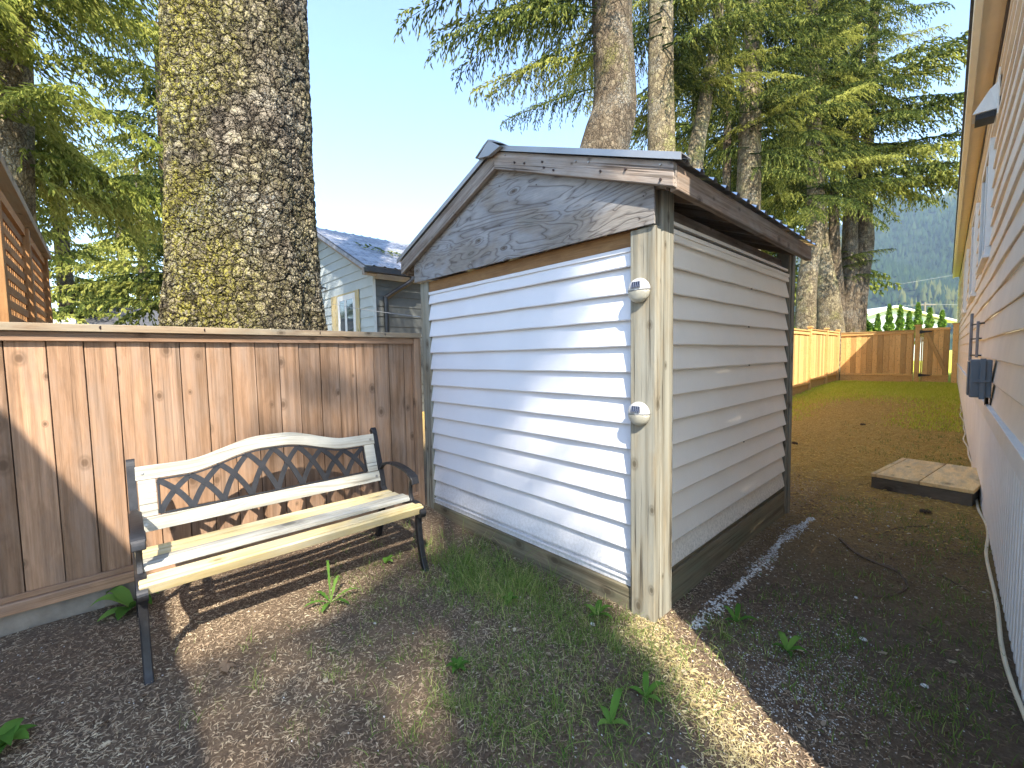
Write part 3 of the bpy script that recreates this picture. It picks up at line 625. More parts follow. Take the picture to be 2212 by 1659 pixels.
def win(y0, y1, z0, z1):
    m = MB(); wbox(m, y0, y1, .0, .045, z0, z0+.07); wbox(m, y0, y1, .0, .045, z1-.07, z1); wbox(m, y0, y0+.07, .0, .0455, z0+.071, z1-.071); wbox(m, y1-.07, y1, .0, .0455, z0+.071, z1-.071)
    wbox(m, y0-.02, y1+.02, .0, .06, z0-.03, z0-.001); wbox(m, (y0+y1)/2-.015, (y0+y1)/2+.015, 0, .038, z0+.07, z1-.07)
    f = m.build('window', M['white'], house, .004); m = MB(); wbox(m, y0+.07, y1-.07, .020, .030, z0+.07, z1-.07); m.build('pane', M['glass'], f)
win(6.0, 7.3, 2.22, 3.27); win(8.75, 10.1, 2.1, 3.33); win(12.6, 13.9, 2.1, 3.33)
m = MB(); vs = [wp(5.72, .02, 3.42), wp(5.95, .02, 3.42), wp(5.72, .17, 3.42), wp(5.95, .17, 3.42), wp(5.76, .022, 3.66), wp(5.91, .022, 3.66), wp(5.78, .07, 3.62), wp(5.89, .07, 3.62)]
m.add(vs, [(0, 1, 3, 2), (0, 2, 6, 4), (1, 5, 7, 3), (2, 3, 7, 6), (4, 6, 7, 5), (0, 4, 5, 1)]); wbox(m, 5.68, 5.99, .015, .025, 3.36, 3.74); v_ = m.build('vent_hood', M['white'], house)
m = MB(); wbox(m, 5.74, 5.93, .03, .15, 3.37, 3.417); m.build('vent_flap', M['blackmetal'], v_)
# grey utility box with hasp, bracket above
ub = thing('utility_box', 'grey plastic electrical box mounted on the right-hand house wall', 'electrical box', (hwx(4.85), 4.85, 1.12))
m = MB(); wbox(m, 4.70, 4.93, .022, .135, .985, 1.265); m.build('body', M['boxgrey'], ub, .008)
m = MB(); wbox(m, 4.682, 4.697, .055, .085, .975, 1.275); wbox(m, 4.672, 4.681, .03, .125, 1.10, 1.12); wbox(m, 4.72, 4.91, .137, .146, 1.0, 1.25); m.build('latch', M['boxgrey'], ub, .002)
m = MB(); wbox(m, 4.715, 4.80, .018, .024, .93, .984); m.tube([wp(4.8, .04, .98), wp(4.8, .04, .93), wp(4.78, .02, .90)], .011, 8); m.build('conduit', M['blackmetal'], ub)
br = thing('pipe_bracket', 'grey standoff pipe with two clips above the utility box', 'pipe', (hwx(6.6), 6.6, 1.2))
m = MB(); m.tube([wp(6.7, .085, 1.22), wp(6.7, .085, 1.72)], .013, 8); m.build('pipe', M['wire'], br); 
m = MB(); m.tube([wp(6.35, .05, 1.26), wp(6.35, .05, 1.62)], .011, 8); m.build('pipe', M['wire'], br)
m = MB()
for z in (1.28, 1.45, 1.60): m.tube([wp(6.7, .085, z), wp(6.5, .04, z), wp(6.35, .05, z), wp(6.35, .0, z)], .008, 6)
m.build('clip', M['blackmetal'], br)
m = MB(); pts = []
for i, y in enumerate(np.linspace(2.0, 13, 60)): pts.append(Vector((hwx(y)-.03-.012*math.sin(y*2.3)-.01*math.sin(y*5.1), y, gzf(hwx(y), y)+.012+.012*max(0, math.sin(y*3.7))**2)))
tag(m.tube(smooth_pts(pts, 3), .0085, 8).build('cable', M['cable'], None, 0, True), 'cream cable lying along the foot of the right wall', 'cable')
# wooden landing step
st = thing('wooden_step', 'low wooden landing step with boxed sides beside the right wall', 'step', (-.28, 5.8, 0))
def rotp(x, y): # aligned with its wall, slightly turned
    a = R(-8); cx, cy = -.26, 5.85; return (cx+(x-cx)*math.cos(a)-(y-cy)*math.sin(a), cy+(x-cx)*math.sin(a)+(y-cy)*math.cos(a))
m = MB()
for (x0, x1) in ((-.60, -.56), (-.556, -.25), (-.244, .10)):
    m.prism([rotp(x0, 5.35), rotp(x1, 5.35), rotp(x1, 6.38), rotp(x0, 6.38)], 'z', .112, .145, random.uniform(.5, .95), 'y')
m.build('top', M['deckbox'], st, .004)
m = MB(); m.prism([rotp(-.595, 5.356), rotp(.09, 5.356), rotp(.09, 6.37), rotp(-.595, 6.37)], 'z', -.02, .109, .5, 'x'); m.build('sides', M['deckside'], st, .004)

# ------------------------------------------------------------------ bench
bn = thing('garden_bench', 'weathered wooden garden bench with black iron frame and lattice back', 'bench', (-2.65, .7, 0))
BX = -2.34
def side_pt(d, y, z): return (BX-d, y, z)
for yy in (.035, 1.375):
    sgn = 1 if yy > .7 else -1
    en = MB()
    # front leg
    en.ribbon(smooth_pts([side_pt(-.035, yy, -.01), side_pt(.0, yy, .05), side_pt(.03, yy, .15), side_pt(.05, yy, .27), side_pt(.045, yy, .39)], 6), (0, 1, 0), .034, .034)
    leg1 = en.build('front_leg', M['iron'], bn, .005)
    en = MB()
    en.ribbon(smooth_pts([side_pt(.66, yy, -.01), side_pt(.62, yy, .10), side_pt(.575, yy, .22), side_pt(.545, yy, .36), side_pt(.545, yy, .45), side_pt(.575, yy, .57), side_pt(.62, yy, .70), side_pt(.655, yy, .81), side_pt(.675, yy, .835)], 6), (0, 1, 0), .036, .036)
    en.build('back_upright', M['iron'], bn, .006)
    en = MB()
    en.ribbon(smooth_pts([side_pt(.56, yy, .47), side_pt(.50, yy, .405), side_pt(.40, yy, .385), side_pt(.25, yy, .395), side_pt(.12, yy, .42), side_pt(.04, yy, .415), side_pt(-.005, yy, .385), side_pt(.005, yy, .355), side_pt(.025, yy, .36)], 6), (0, 1, 0), .038, .020)
    en.build('seat_rail', M['iron'], bn, .004)
    en = MB()
    en.ribbon(smooth_pts([side_pt(.575, yy, .545), side_pt(.50, yy, .605), side_pt(.36, yy, .632), side_pt(.20, yy, .622), side_pt(.10, yy, .590), side_pt(.075, yy, .545)], 6), (0, 1, 0), [.030]*12+[.048]*10+[.055]*4+[.05]*5, .018)
    en.ribbon(smooth_pts([side_pt(.105, yy, .585), side_pt(.135, yy, .53), side_pt(.14, yy, .47), side_pt(.12, yy, .425)], 6), (0, 1, 0), .024, .018)
    en.build('armrest', M['iron'], bn, .004)
Y0, Y1 = .055, 1.355
sl_ = [(.055, .405, 'slat_yellow', .075), (.16, .424, 'slat_grey', .06), (.235, .42, 'slat_grey', .06), (.345, .405, 'slat_yellow', .07), (.445, .40, 'slat_yellow', .065)]
for d, z, mt, wd in sl_:
    m = MB(); m.beam(side_pt(d, Y0-.03, z+.012), side_pt(d, Y1+.03, z+.012), wd, .020, (0, 0, 1), random.uniform(.5, .9)); m.build('seat_slat', M[mt], bn, .004)
# front apron slat, tilted
m = MB(); m.beam(side_pt(.012, Y0-.03, .395), side_pt(.012, Y1+.03, .395), .018, .05, (.35, 0, 1), .7); m.build('seat_slat', M['slat_yellow'], bn, .004)
# back frame: points on the reclined plane
def bk(u, z, off=0.0):  # u along y, z height; plane recline
    d = .535+(z-.45)*.30
    return Vector((BX-d+off*.96, u, z+off*.28))
def arch(u):
    c_ = (u-Y0)/(Y1-Y0); return .078*(float(sstep(.16, .46, c_))*float(sstep(.84, .54, c_)))**.9
def backstrip(name, lower, upper, u0, u1, th, mat, n_=40, r_=.7, bev=.003, off=0.0):
    vs = []; g = []; o = Vector((random.random()*9, random.random()*9, 0))
    for i in range(n_+1):
        u = u0+(u1-u0)*i/n_
        for (zz, of) in ((lower(u), -th/2+off), (upper(u), -th/2+off), (upper(u), th/2+off), (lower(u), th/2+off)):
            vs.append(bk(u, zz, of)); g.append(Vector((u, zz-arch(u)*.6, of))+o)
    fs = [(i*4+k, i*4+(k+1) % 4, (i+1)*4+(k+1) % 4, (i+1)*4+k) for i in range(n_) for k in range(4)]+[(3, 2, 1, 0), tuple(n_*4+k for k in range(4))]
    m = MB(); m.add(vs, fs, g, r_); return m.build(name, mat, bn, bev)
backstrip('top_rail', lambda u: .735+arch(u), lambda u: .805+arch(u)*1.08, Y0-.005, Y1+.005, .024, M['slat_grey'], 60)
backstrip('bottom_rail', lambda u: .478, lambda u: .548, Y0-.005, Y1+.005, .024, M['slat_grey'], 8)
backstrip('stile', lambda u: .550, lambda u: .733+arch(u), Y0+.002, Y0+.075, .023, M['slat_grey'], 4)
backstrip('stile', lambda u: .550, lambda u: .733+arch(u), Y1-.075, Y1-.002, .023, M['slat_grey'], 4)
# iron lattice
PU0, PU1 = Y0+.083, Y1-.083
m = MB(); fr = []
lo_z, hi_z = .556, lambda u: .727+arch(u)
m.ribbon([bk(PU0+(PU1-PU0)*i/40, lo_z) for i in range(41)], bk(0, 1)-bk(0, .5), .009, .012)
m.ribbon([bk(PU0+(PU1-PU0)*i/40, hi_z(PU0+(PU1-PU0)*i/40)) for i in range(41)], bk(0, 1)-bk(0, .5), .009, .012)
for u in (PU0, PU1): m.ribbon([bk(u, lo_z), bk(u, hi_z(u))], (0, 1, 0), .009, .012)
S_ = (PU1-PU0)/8
for k_ in range(9):
    for sg in (-1, 1):
        foot = k_+sg
        if foot < 0 or foot > 8: continue
        pk = PU0+k_*S_; ft = PU0+foot*S_; zt = hi_z(pk)-.004; pts = []
        for i in range(15):
            t = i/14  # from peak down
            uu = pk+(ft-pk)*t*(1.28-.28*t); zz = zt+(lo_z-zt)*(.72*t+.28*t*t)
            pts.append(bk(uu, zz, .002*sg))
        t0 = (bk(0, 1, 0)-bk(0, 0, 0)).cross(Vector((0, 1, 0))).normalized()
        # flat bar lying in the plane of the back
        vs = []
        for i, p in enumerate(pts):
            tg = (pts[min(i+1, 14)]-pts[max(i-1, 0)]).normalized(); sd = tg.cross(t0).normalized()
            for a, b in ((-1, -1), (1, -1), (1, 1), (-1, 1)): vs.append(p+sd*(a*.0145)+t0*(b*.004))
        m.add(vs, [(i*4+k2, i*4+(k2+1) % 4, (i+1)*4+(k2+1) % 4, (i+1)*4+k2) for i in range(14) for k2 in range(4)]+[(3, 2, 1, 0), (56, 57, 58, 59)])
m.build('lattice', M['iron'], bn)
for u in (Y0+.022, Y1-.022):
    for z in (.513, .770): m = MB(); m.tube([bk(u, z, .010), bk(u, z, .017)], .008, 12); m.build('bolt', M['nail'], bn)
m = MB(); m.tube([side_pt(.30, .05, .385), side_pt(.30, 1.36, .385)], .008, 8); m.build('cross_rod', M['iron'], bn)

# ------------------------------------------------------------------ lattice screen at left
ls = thing('lattice_screen', 'tall brown wooden lattice screen with pale cap beam at left edge', 'lattice screen', (-5.6, -.5, 0))
LY = -.5
m = MB(); m.beam((-3.9, LY, 2.62), (-6.85, LY, 2.52), .14, .07, (0, 0, 1), .8); m.build('cap', M['fence_cap'], ls, .004)
for x in (-6.80, -5.42, -4.1):
    m = MB(); m.box(x-.045, x+.045, LY-.045, LY+.045, -.1, 2.48+.034*(x+6.85)/1.0*.0+.0, 'z', .3); m.build('post', M['lattice'], ls, .004)
m = MB(); m.beam((-4.1, LY, 2.46), (-6.8, LY, 2.44), .05, .07); m.beam((-4.1, LY, 1.2), (-6.8, LY, 1.2), .05, .09)
for x in np.arange(-6.72, -4.1, .085): m.box(x-.02, x+.02, LY-.014, LY-.004, 1.2, 2.43, 'z')
for z in np.arange(1.27, 2.42, .10): m.box(-6.78, -4.1, LY-.002, LY+.008, z-.028, z+.028, 'x')
m.box(-6.7, -4.1, LY-.03, LY-.02, .0, 1.2, 'x'); m.build('lattice_panel', M['lattice'], ls)

# ------------------------------------------------------------------ neighbour house behind the shed
nh = thing('neighbour_house', 'grey sided house with metal roof behind the shed and big tree', 'house', (-11, 5, 0))
hx, hy = -9.5, 4.5; HWD = 6.2; rgx = hx-3.1
m = MB(); siding(m, (hx-HWD, hy), (hx, hy), (0, -1), 0, 3.5, .235, 0, .022, 1)
ev = 3.55; nlap = 7
for i in range(nlap):
    z = 3.5+i*.235; zt = z+.235; hw = lambda zz: max(0, 3.1*(1-(zz-3.5)/1.45))
    a, b2 = hw(z), hw(min(zt, 4.95))
    if a <= 0: break
    m.add([(rgx-a, hy-.022, z), (rgx+a, hy-.022, z), (rgx+b2, hy-.001, min(zt, 4.95)), (rgx-b2, hy-.001, min(zt, 4.95)), (rgx-a, hy, z), (rgx+a, hy, z)], [(0, 1, 2, 3), (4, 5, 1, 0)], None, .5)
m.box(hx-HWD, hx-HWD+.03, hy, 14, 0, 3.5); m.build('gable_wall', M['nh_siding'], nh)
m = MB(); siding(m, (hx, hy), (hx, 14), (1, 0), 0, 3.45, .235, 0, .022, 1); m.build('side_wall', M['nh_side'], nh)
m = MB(); m.box(hx-.02, hx+.03, hy-.03, hy+.03, 0, 3.45); m.build('corner_board', M['nh_siding'], nh)
m = MB(); m.box(hx+.03, hx+.05, hy+.02, 14, 3.20, 3.47, 'y'); m.build('frieze', M['bwall'], nh)
sl2 = 1.45/3.1
for sg in (1, -1):
    m = MB(); xe = rgx+sg*3.45; y = hy-.35; vs = []
    while y < 14.3:
        for dy, h in ((0, 0), (.18, 0), (.2, .02), (.235, .02)):
            vs += [(rgx, y+dy, 5.03+h), (xe, y+dy, 5.03-3.45*sl2+h)]
        y += .255
    m.add(vs, [(i*2, i*2+2, i*2+3, i*2+1) for i in range(len(vs)//2-1)])
    m.prism([(rgx, 5.0), (xe, 5.0-3.45*sl2), (xe, 4.90-3.45*sl2), (rgx, 4.90)], 'y', hy-.35, hy-.31)
    m.build('roof', M['nh_roof'], nh)
    m = MB(); m.prism([(rgx, 4.97), (xe, 4.97-3.45*sl2), (xe, 4.83-3.45*sl2), (rgx, 4.83)], 'y', hy-.30, hy-.27); m.build('barge_board', M['fence_cap'], nh)
m = MB(); xe = rgx+3.45; ze = 5.0-3.45*sl2; m.box(xe-.02, xe+.10, hy-.36, 14, ze-.13, ze-.01); m.build('gutter', M['gutter'], nh, .01)
m = MB(); m.box(xe-.12, xe-.03, hy-.37, hy-.05, ze-.17, ze-.02, 'y'); m.build('rafter_end', M['barge'], nh)
m = MB(); m.tube(smooth_pts([(xe+.04, 5.25, ze-.1), (xe+.04, 5.25, ze-.22), (hx+.10, 4.78, 2.80), (hx+.10, 4.74, 2.65), (hx+.10, 4.74, 1.4), (hx+.10, 4.74, 0)], 4), .055, 10); m.build('downpipe', M['gutter'], nh)
m = MB(); wx0, wx1, wz0, wz1 = -12.05, -10.25, 1.3, 3.05
m.box(wx0, wx1, hy-.045, hy-.025, wz0, wz1, 'z', .4); f = m.build('window', M['slat_yellow'], nh)
m = MB(); m.box(wx0+.50, wx0+.62, hy-.06, hy-.025, wz0, wz1-.05); m.box(wx1-.32, wx1-.2, hy-.06, hy-.025, wz0, wz1-.05); m.box(wx0+.95, wx0+1.07, hy-.058, hy-.025, wz0, wz1-.18); m.box(wx0+.62, wx1-.32, hy-.06, hy-.025, wz1-.18, wz1-.05); m.build('frame', M['white'], f)
m = MB(); m.box(wx0+.62, wx1-.32, hy-.052, hy-.047, wz0, wz1-.18); m.build('pane', M['glass'], f)
# fallen spruce sprigs on that roof are handled with the foliage builder below
secam = thing('security_camera', 'small black security camera on the grey gable wall', 'camera', (-12.5, hy, 3.3))
m = MB(); m.tube([(-12.45, hy-.02, 3.36), (-12.45, hy-.14, 3.36)], .02, 8); m.build('bracket', M['blackmetal'], secam)
m = MB(); m.tube([(-12.37, hy-.16, 3.35), (-12.62, hy-.26, 3.30)], .05, 10); m.build('body', M['blackmetal'], secam)
m = MB(); m.tube([Vector((-12.6, 4.42, 3.0)).lerp(Vector((-3.22, 1.93, 1.70)), q_/10)+Vector((0, 0, -.10*q_/10*(1-q_/10))) for q_ in range(11)], .0035, 6)
tag(m.build('wire', M['wire']), 'thin grey wire strung from the grey house to the shed', 'wire')

# ------------------------------------------------------------------ trees
def trunk_mesh(name, pts, rad, mat, parent, seg=40, rings=None, flute=.05, seed=0, sub=10, pw=1.0):
    P = smooth_pts(pts, sub); n = len(P); rr = np.interp(np.linspace(0, len(rad)-1, n), range(len(rad)), rad)
    th = np.linspace(0, 2*np.pi, seg, endpoint=False); V = np.zeros((n, seg, 3)); rs = np.random.default_rng(seed); ph = rs.uniform(0, 6, 6)
    for i, p in enumerate(P):
        f = 1+flute*(np.sin(3*th+ph[0]+i*.01)+.6*np.sin(5*th+ph[1]-i*.02)+.5*np.sin(2*th+ph[2]+.5*math.sin(i*.07)))
        V[i, :, 0] = p.x+np.cos(th)*rr[i]*f; V[i, :, 1] = p.y+np.sin(th)*rr[i]*f; V[i, :, 2] = p.z
    idx = np.arange(n*seg).reshape(n, seg); nx = np.roll(idx, -1, 1)
    F = np.stack([idx[:-1], nx[:-1], nx[1:], idx[1:]], -1).reshape(-1, 4)
    return npmesh(name, V.reshape(-1, 3), F, mat, parent, smooth=True)

def spray(L, rs, dens=1.0, droop=.35, hang=.75, sw=.031, sl=.19):
    """one conifer branch along +x: returns quads (n,4,3) and rnd (n)"""
    Q = []; Rn = []
    ns = int(L/.085*dens)
    def axis(s): return np.array([s*L*.97, .0, s*L*.10-droop*L*s*s])
    # woody axis as thin quads
    S = np.linspace(0, 1, 9)
    for a, b in zip(S[:-1], S[1:]):
        p, q = axis(a), axis(b); wv = .012*L*(1-a)*.5+.004
        Q.append([p+[0, wv, 0], p-[0, wv, 0], q-[0, wv*.8, 0], q+[0, wv*.8, 0]]); Rn.append(0)
        Q.append([p+[0, 0, wv], p-[0, 0, wv], q-[0, 0, wv*.8], q+[0, 0, wv*.8]]); Rn.append(0)
    for i in range(ns):
        s = .10+.90*(i+rs.random()*.7)/ns
        p0 = axis(s); side = 1 if i % 2 else -1
        l2 = L*(.26*(1-s)**.8+.06)*rs.uniform(.6, 1.15)
        a2 = R(rs.uniform(35, 68)); dx, dy = math.cos(a2), math.sin(a2)*side
        tone = rs.uniform(-.12, .12)
        m_ = max(3, int(l2/.045*dens))
        T = (np.arange(m_)+rs.random(m_)*.8)/m_
        for t in T:
            base = p0+np.array([dx*l2*t, dy*l2*t, .05*l2*t-hang*l2*t*t])
            ln = sl*rs.uniform(.5, 1.2)*(1-.35*t)
            dv = np.array([dx*.45+rs.normal()*.28, dy*.45+rs.normal()*.35, -hang*(.5+.6*t)+rs.normal()*.18]); dv /= np.linalg.norm(dv)
            sv = np.cross(dv, rs.normal(size=3)); sv /= np.linalg.norm(sv)+1e-6
            w_ = sw*rs.uniform(.6, 1.2)
            e = base+dv*ln; mid = base+dv*ln*.45
            Q.append([base, mid+sv*w_*.5, e, mid-sv*w_*.5]); Rn.append(np.clip(.42+tone+.35*t+rs.normal()*.16, 0, 1))
            sv2 = np.cross(dv, sv); Q.append([base+dv*ln*.2, mid+sv2*w_*.5, e-dv*ln*.1, mid-sv2*w_*.5]); Rn.append(Rn[-1])
    return np.array(Q, np.float32), np.array(Rn, np.float32)
RS = np.random.default_rng(11)
SPR = [spray(3.0, RS, 1.45, d, h) for d, h in ((.18, .7), (.30, .9), (.40, .8), (.10, .55))]
SPRF = [spray(3.0, RS, .8, d, h, .075, .26) for d, h in ((.18, .7), (.30, .9), (.38, .8))]
def crown_mesh(h0, h1, L0, L1, nb, seed, fine=True, az=None, pitch=(-10, 12), power=1.0, extra=()):
    """extra: (z, azimuth deg, length, pitch deg)"""
    rs = np.random.default_rng(seed); lib = SPR if fine else SPRF; qs = []; rn = []
    items = []
    for i in range(nb):
        t = (i+rs.random())/nb; z = h0+(h1-h0)*t; a = rs.uniform(0, 360) if az is None else rs.uniform(*az)
        L = (L0+(L1-L0)*t**power)*rs.uniform(.65, 1.12); items.append((z, a, L, rs.uniform(*pitch)))
    items += list(extra)
    for z, a, L, pt in items:
        Q, r_ = lib[rs.integers(len(lib))]; s = L/3.0
        Q2 = Q.copy()*np.array([s, s*.5+.5*min(s, 1.3) if s > 1 else s**.7, s**.8], np.float32)
        ca, sa = math.cos(R(pt)), math.sin(R(pt)); x, y, zz = Q2[..., 0]*ca-Q2[..., 2]*sa, Q2[..., 1], Q2[..., 0]*sa+Q2[..., 2]*ca
        c, s_ = math.cos(R(a)), math.sin(R(a))
        qs.append(np.stack([x*c-y*s_, x*s_+y*c, zz+z], -1)); rn.append(np.clip(r_+(.42 if rs.random() < .22 else rs.uniform(-.22, .06)), 0, 1))  # brighter share of branches stands in for sunlit patches, the rest for shade
    Q = np.concatenate(qs); r_ = np.concatenate(rn)
    V = Q.reshape(-1, 3); F = np.arange(len(V)).reshape(-1, 4)
    return V, F, np.repeat(r_, 4)
def crown(parent, V, F, r_, mat, name='crown'):
    return npmesh(name, V, F, mat, parent, rnd=r_, local=True)

# the big mossy trunk
BT = Vector((-5.05, 1.05, 0))
bt = thing('spruce_tree', 'huge mossy spruce trunk with cracked bark rising right behind the low fence', 'tree', BT)
n_, seg = 560, 620
zz = np.concatenate([np.linspace(.9, 6.8, n_-40), np.linspace(6.85, 16, 40)]); th = np.linspace(0, 2*np.pi, seg, endpoint=False)
r0 = np.interp(zz, [0, .9, 1.6, 2.2, 3.0, 4.6, 7, 16], [.95, .82, .71, .655, .625, .60, .565, .42])
V = np.zeros((n_, seg, 3)); fl = 1+(.025*np.sin(3*th+1.1)+.018*np.sin(5*th+2.)+.012*np.sin(8*th))[None, :]*(1+1.5*np.exp(-(zz-.9)/1.0))[:, None]
cxs = BT.x+.0*zz; cys = BT.y+.03*(zz-1.5)*.6
V[..., 0] = cxs[:, None]+np.cos(th)*r0[:, None]*fl; V[..., 1] = cys[:, None]+np.sin(th)*r0[:, None]*fl; V[..., 2] = zz[:, None]
idx = np.arange(n_*seg).reshape(n_, seg); nx = np.roll(idx, -1, 1)
npmesh('trunk', V.reshape(-1, 3), np.stack([idx[:-1], nx[:-1], nx[1:], idx[1:]], -1).reshape(-1, 4), M['bigbark'], bt, smooth=True)
trunk_mesh('root_flare', [BT+Vector((0, 0, -.2)), BT+Vector((0, 0, .5)), BT+Vector((0, 0, .92))], [1.25, .95, .80], M['bark'], bt, 60, flute=.05)
V, F, r_ = crown_mesh(10.0, 16.0, 3.8, 2.2, 26, 5); crown(bt, V, F, r_, M['fol_dark'])

def tree(name, label, pts, rads, mat, cr=None, fol='fol_dark', group='conifers behind the fences', crmesh=None, crz=0, crs=1.0, rot=0, seg=28, seed=1):
    base = Vector((pts[0].x, pts[0].y, 0)); t = thing(name, label, 'tree', base, group)
    P = [Vector((pts[0].x, pts[0].y, -.2))]+pts; trunk_mesh('trunk', P, [rads[0]*1.3]+rads, mat, t, seg, seed=seed)
    if cr is not None:
        V, F, r_ = cr; o = crown(t, V, F, r_, M[fol]); o.rotation_euler.z = R(rot); return t, o
    if crmesh is not None:
        o = bpy.data.objects.new('crown', crmesh); col.objects.link(o); o.parent = t; o.scale = (crs, crs, crs); o.location.z = crz; o.rotation_euler.z = R(rot); return t, o
    return t, None

def VV(*p): return [Vector(q) for q in p]
CA = crown_mesh(.8, 9, 3.8, 2.6, 64, 21, False); CB = crown_mesh(-.6, 9, 3.4, 2.0, 80, 22, False)
GR = 'tall spruces standing behind the shed and alley'
t1, c1 = tree('spruce_tree', 'thick bulging trunk rising just behind the shed roof, nearest beyond the shed',
    VV((-4.95, 6.85, 2.5), (-4.88, 6.89, 4.6), (-4.85, 6.91, 5.11), (-4.78, 7.03, 5.62), (-4.74, 7.1, 5.95), (-4.75, 7.14, 6.4), (-4.8, 7.16, 7.17), (-4.84, 7.19, 7.95), (-4.9, 7.2, 14)),
    [.50, .47, .455, .44, .395, .37, .355, .35, .25], M['bark'],
    crown_mesh(7.6, 14, 2.9, 2.2, 30, 31, True, (120, 320), (-14, 6), extra=[(6.9, 222, 2.5, -8), (7.6, 232, 3.1, 2), (7.9, 212, 3.3, 0), (8.4, 226, 3.7, 3), (8.8, 240, 3.4, 2), (6.3, 218, 1.9, -14), (7.2, 205, 2.4, -10), (7.7, 245, 2.4, -12), (8.3, 200, 3.2, 0), (9, 218, 3.9, 5), (9.4, 232, 3.9, 5)]), group=GR, seg=48)
tree('spruce_tree', 'straight pale trunk with dappled light, second trunk from the left above the shed roof',
    VV((-5.6, 10.5, 3), (-5.66, 10.6, 6.49), (-5.72, 10.67, 8.03), (-5.8, 10.81, 10.4), (-5.85, 10.9, 16)), [.36, .33, .31, .29, .2], M['palebark'],
    crown_mesh(8.2, 15, 3.4, 2.4, 44, 33, True, (-5, 235), (-16, 6)), group=GR, seed=2)
tree('spruce_tree', 'slim bright trunk leaning to the right above the shed roof edge',
    VV((-5.4, 11.5, 3), (-5.31, 11.7, 6.34), (-5.2, 11.94, 7.7), (-5.13, 12.12, 8.68), (-5.03, 12.35, 10.04), (-4.9, 12.6, 14)), [.24, .215, .18, .16, .13, .1], M['palebark'],
    crown_mesh(7.4, 14, 2.6, 2.0, 28, 34, True, (-5, 235)), group=GR, seed=3)
tree('spruce_tree', 'thin dark trunk in shade between two thicker lit trunks',
    VV((-5.3, 13.8, 3), (-5.32, 13.92, 6.56), (-5.4, 14.14, 9.91), (-5.46, 14.28, 14)), [.13, .115, .10, .07], M['bark'], crown_mesh(7.5, 14, 2.8, 2.0, 34, 35, True, (-5, 235)), group=GR, seed=4)
tree('spruce_tree', 'thick dappled trunk above the right end of the shed roof',
    VV((-4.6, 13.6, 2.5), (-4.66, 13.82, 5.81), (-4.72, 14.04, 8.9), (-4.76, 14.26, 11.59), (-4.8, 14.4, 17)), [.36, .32, .28, .24, .15], M['palebark'],
    crown_mesh(6.6, 15, 3.0, 2.2, 54, 36, True, (-10, 240), extra=[(6.6, 350, 2.0, -22), (7.0, 10, 2.6, -18), (8.4, 330, 2.2, -10)]), group=GR, seed=5)
tree('spruce_tree', 'slender trunk just left of the forked clump at the alley end',
    VV((-3.85, 16.5, .3), (-3.82, 16.61, 2.24), (-3.82, 16.75, 3.75), (-3.72, 17.07, 6.0), (-3.95, 17.24, 10.52), (-4.06, 17.34, 15)), [.34, .29, .27, .24, .2, .13], M['palebark'],
    crown_mesh(6.2, 15, 3.1, 2.1, 60, 37, extra=[(6.0, 290, 2.2, -22), (6.3, 320, 2.4, -20), (6.2, 355, 2.4, -16)]), group=GR, seed=6)
# the forked clump: several stems from one flared base
cl = thing('spruce_clump', 'flared pale base splitting into several tall stems behind the far fence corner', 'tree', (-3.6, 19.9, 0), GR)
trunk_mesh('trunk', VV((-3.70, 19.7, -.1), (-3.72, 19.68, 1.4), (-3.78, 19.67, 2.6), (-3.90, 19.64, 3.8), (-4.0, 19.60, 4.8), (-4.1, 19.6, 6.6), (-4.2, 19.5, 14)), [.74, .60, .50, .42, .30, .20, .12], M['palebark'], cl, 44, flute=.07, seed=7)
for k_, (pp, rr_) in enumerate([(((-3.56, 19.9, 0), (-3.56, 19.87, 2.35), (-3.66, 19.9, 4.07), (-3.76, 19.94, 5.79), (-3.82, 20.09, 7.86), (-3.88, 20.48, 14.4)), (.36, .30, .22, .17, .15, .1)),
    (((-3.30, 20.0, 0), (-3.33, 20.06, 2.26), (-3.31, 20.28, 4.06), (-3.36, 20.39, 5.78), (-3.4, 20.59, 8.36), (-3.4, 21.16, 15)), (.46, .40, .30, .24, .2, .12)),
    (((-3.05, 20.2, 0), (-3.14, 20.25, 2.25), (-3.06, 20.54, 4.06), (-2.97, 20.78, 5.43), (-3.04, 20.89, 7.49), (-2.97, 21.29, 15)), (.44, .36, .30, .27, .22, .12))]):
    trunk_mesh('trunk', VV(*pp), list(rr_), M['bark'], cl, 30, flute=.07, seed=8+k_)
V, F, r_ = crown_mesh(7.0, 16, 4.3, 3.0, 96, 41, True, None, (-12, 10), 1, [(7.0, -5, 4.6, 0), (7.2, 12, 5.0, 0), (7.4, -20, 4.9, 0), (7.5, 4, 5.3, 0), (7.9, -14, 5.2, 2), (8.4, 20, 5.0, 0), (9, -4, 5.4, 4), (9.5, 10, 5.2, 4), (10, -25, 5, 4), (10.6, 0, 5.4, 4), (11.2, 14, 5.2, 6), (5.0, 60, 1.3, 8), (4.4, 20, 1.2, 15), (4.0, 30, 1.5, 18), (4.7, 10, 1.6, 12), (3.3, 200, 1.3, 5), (4.6, 190, 1.4, 0)])
crown(cl, V, F, r_, M['fol_dark'])
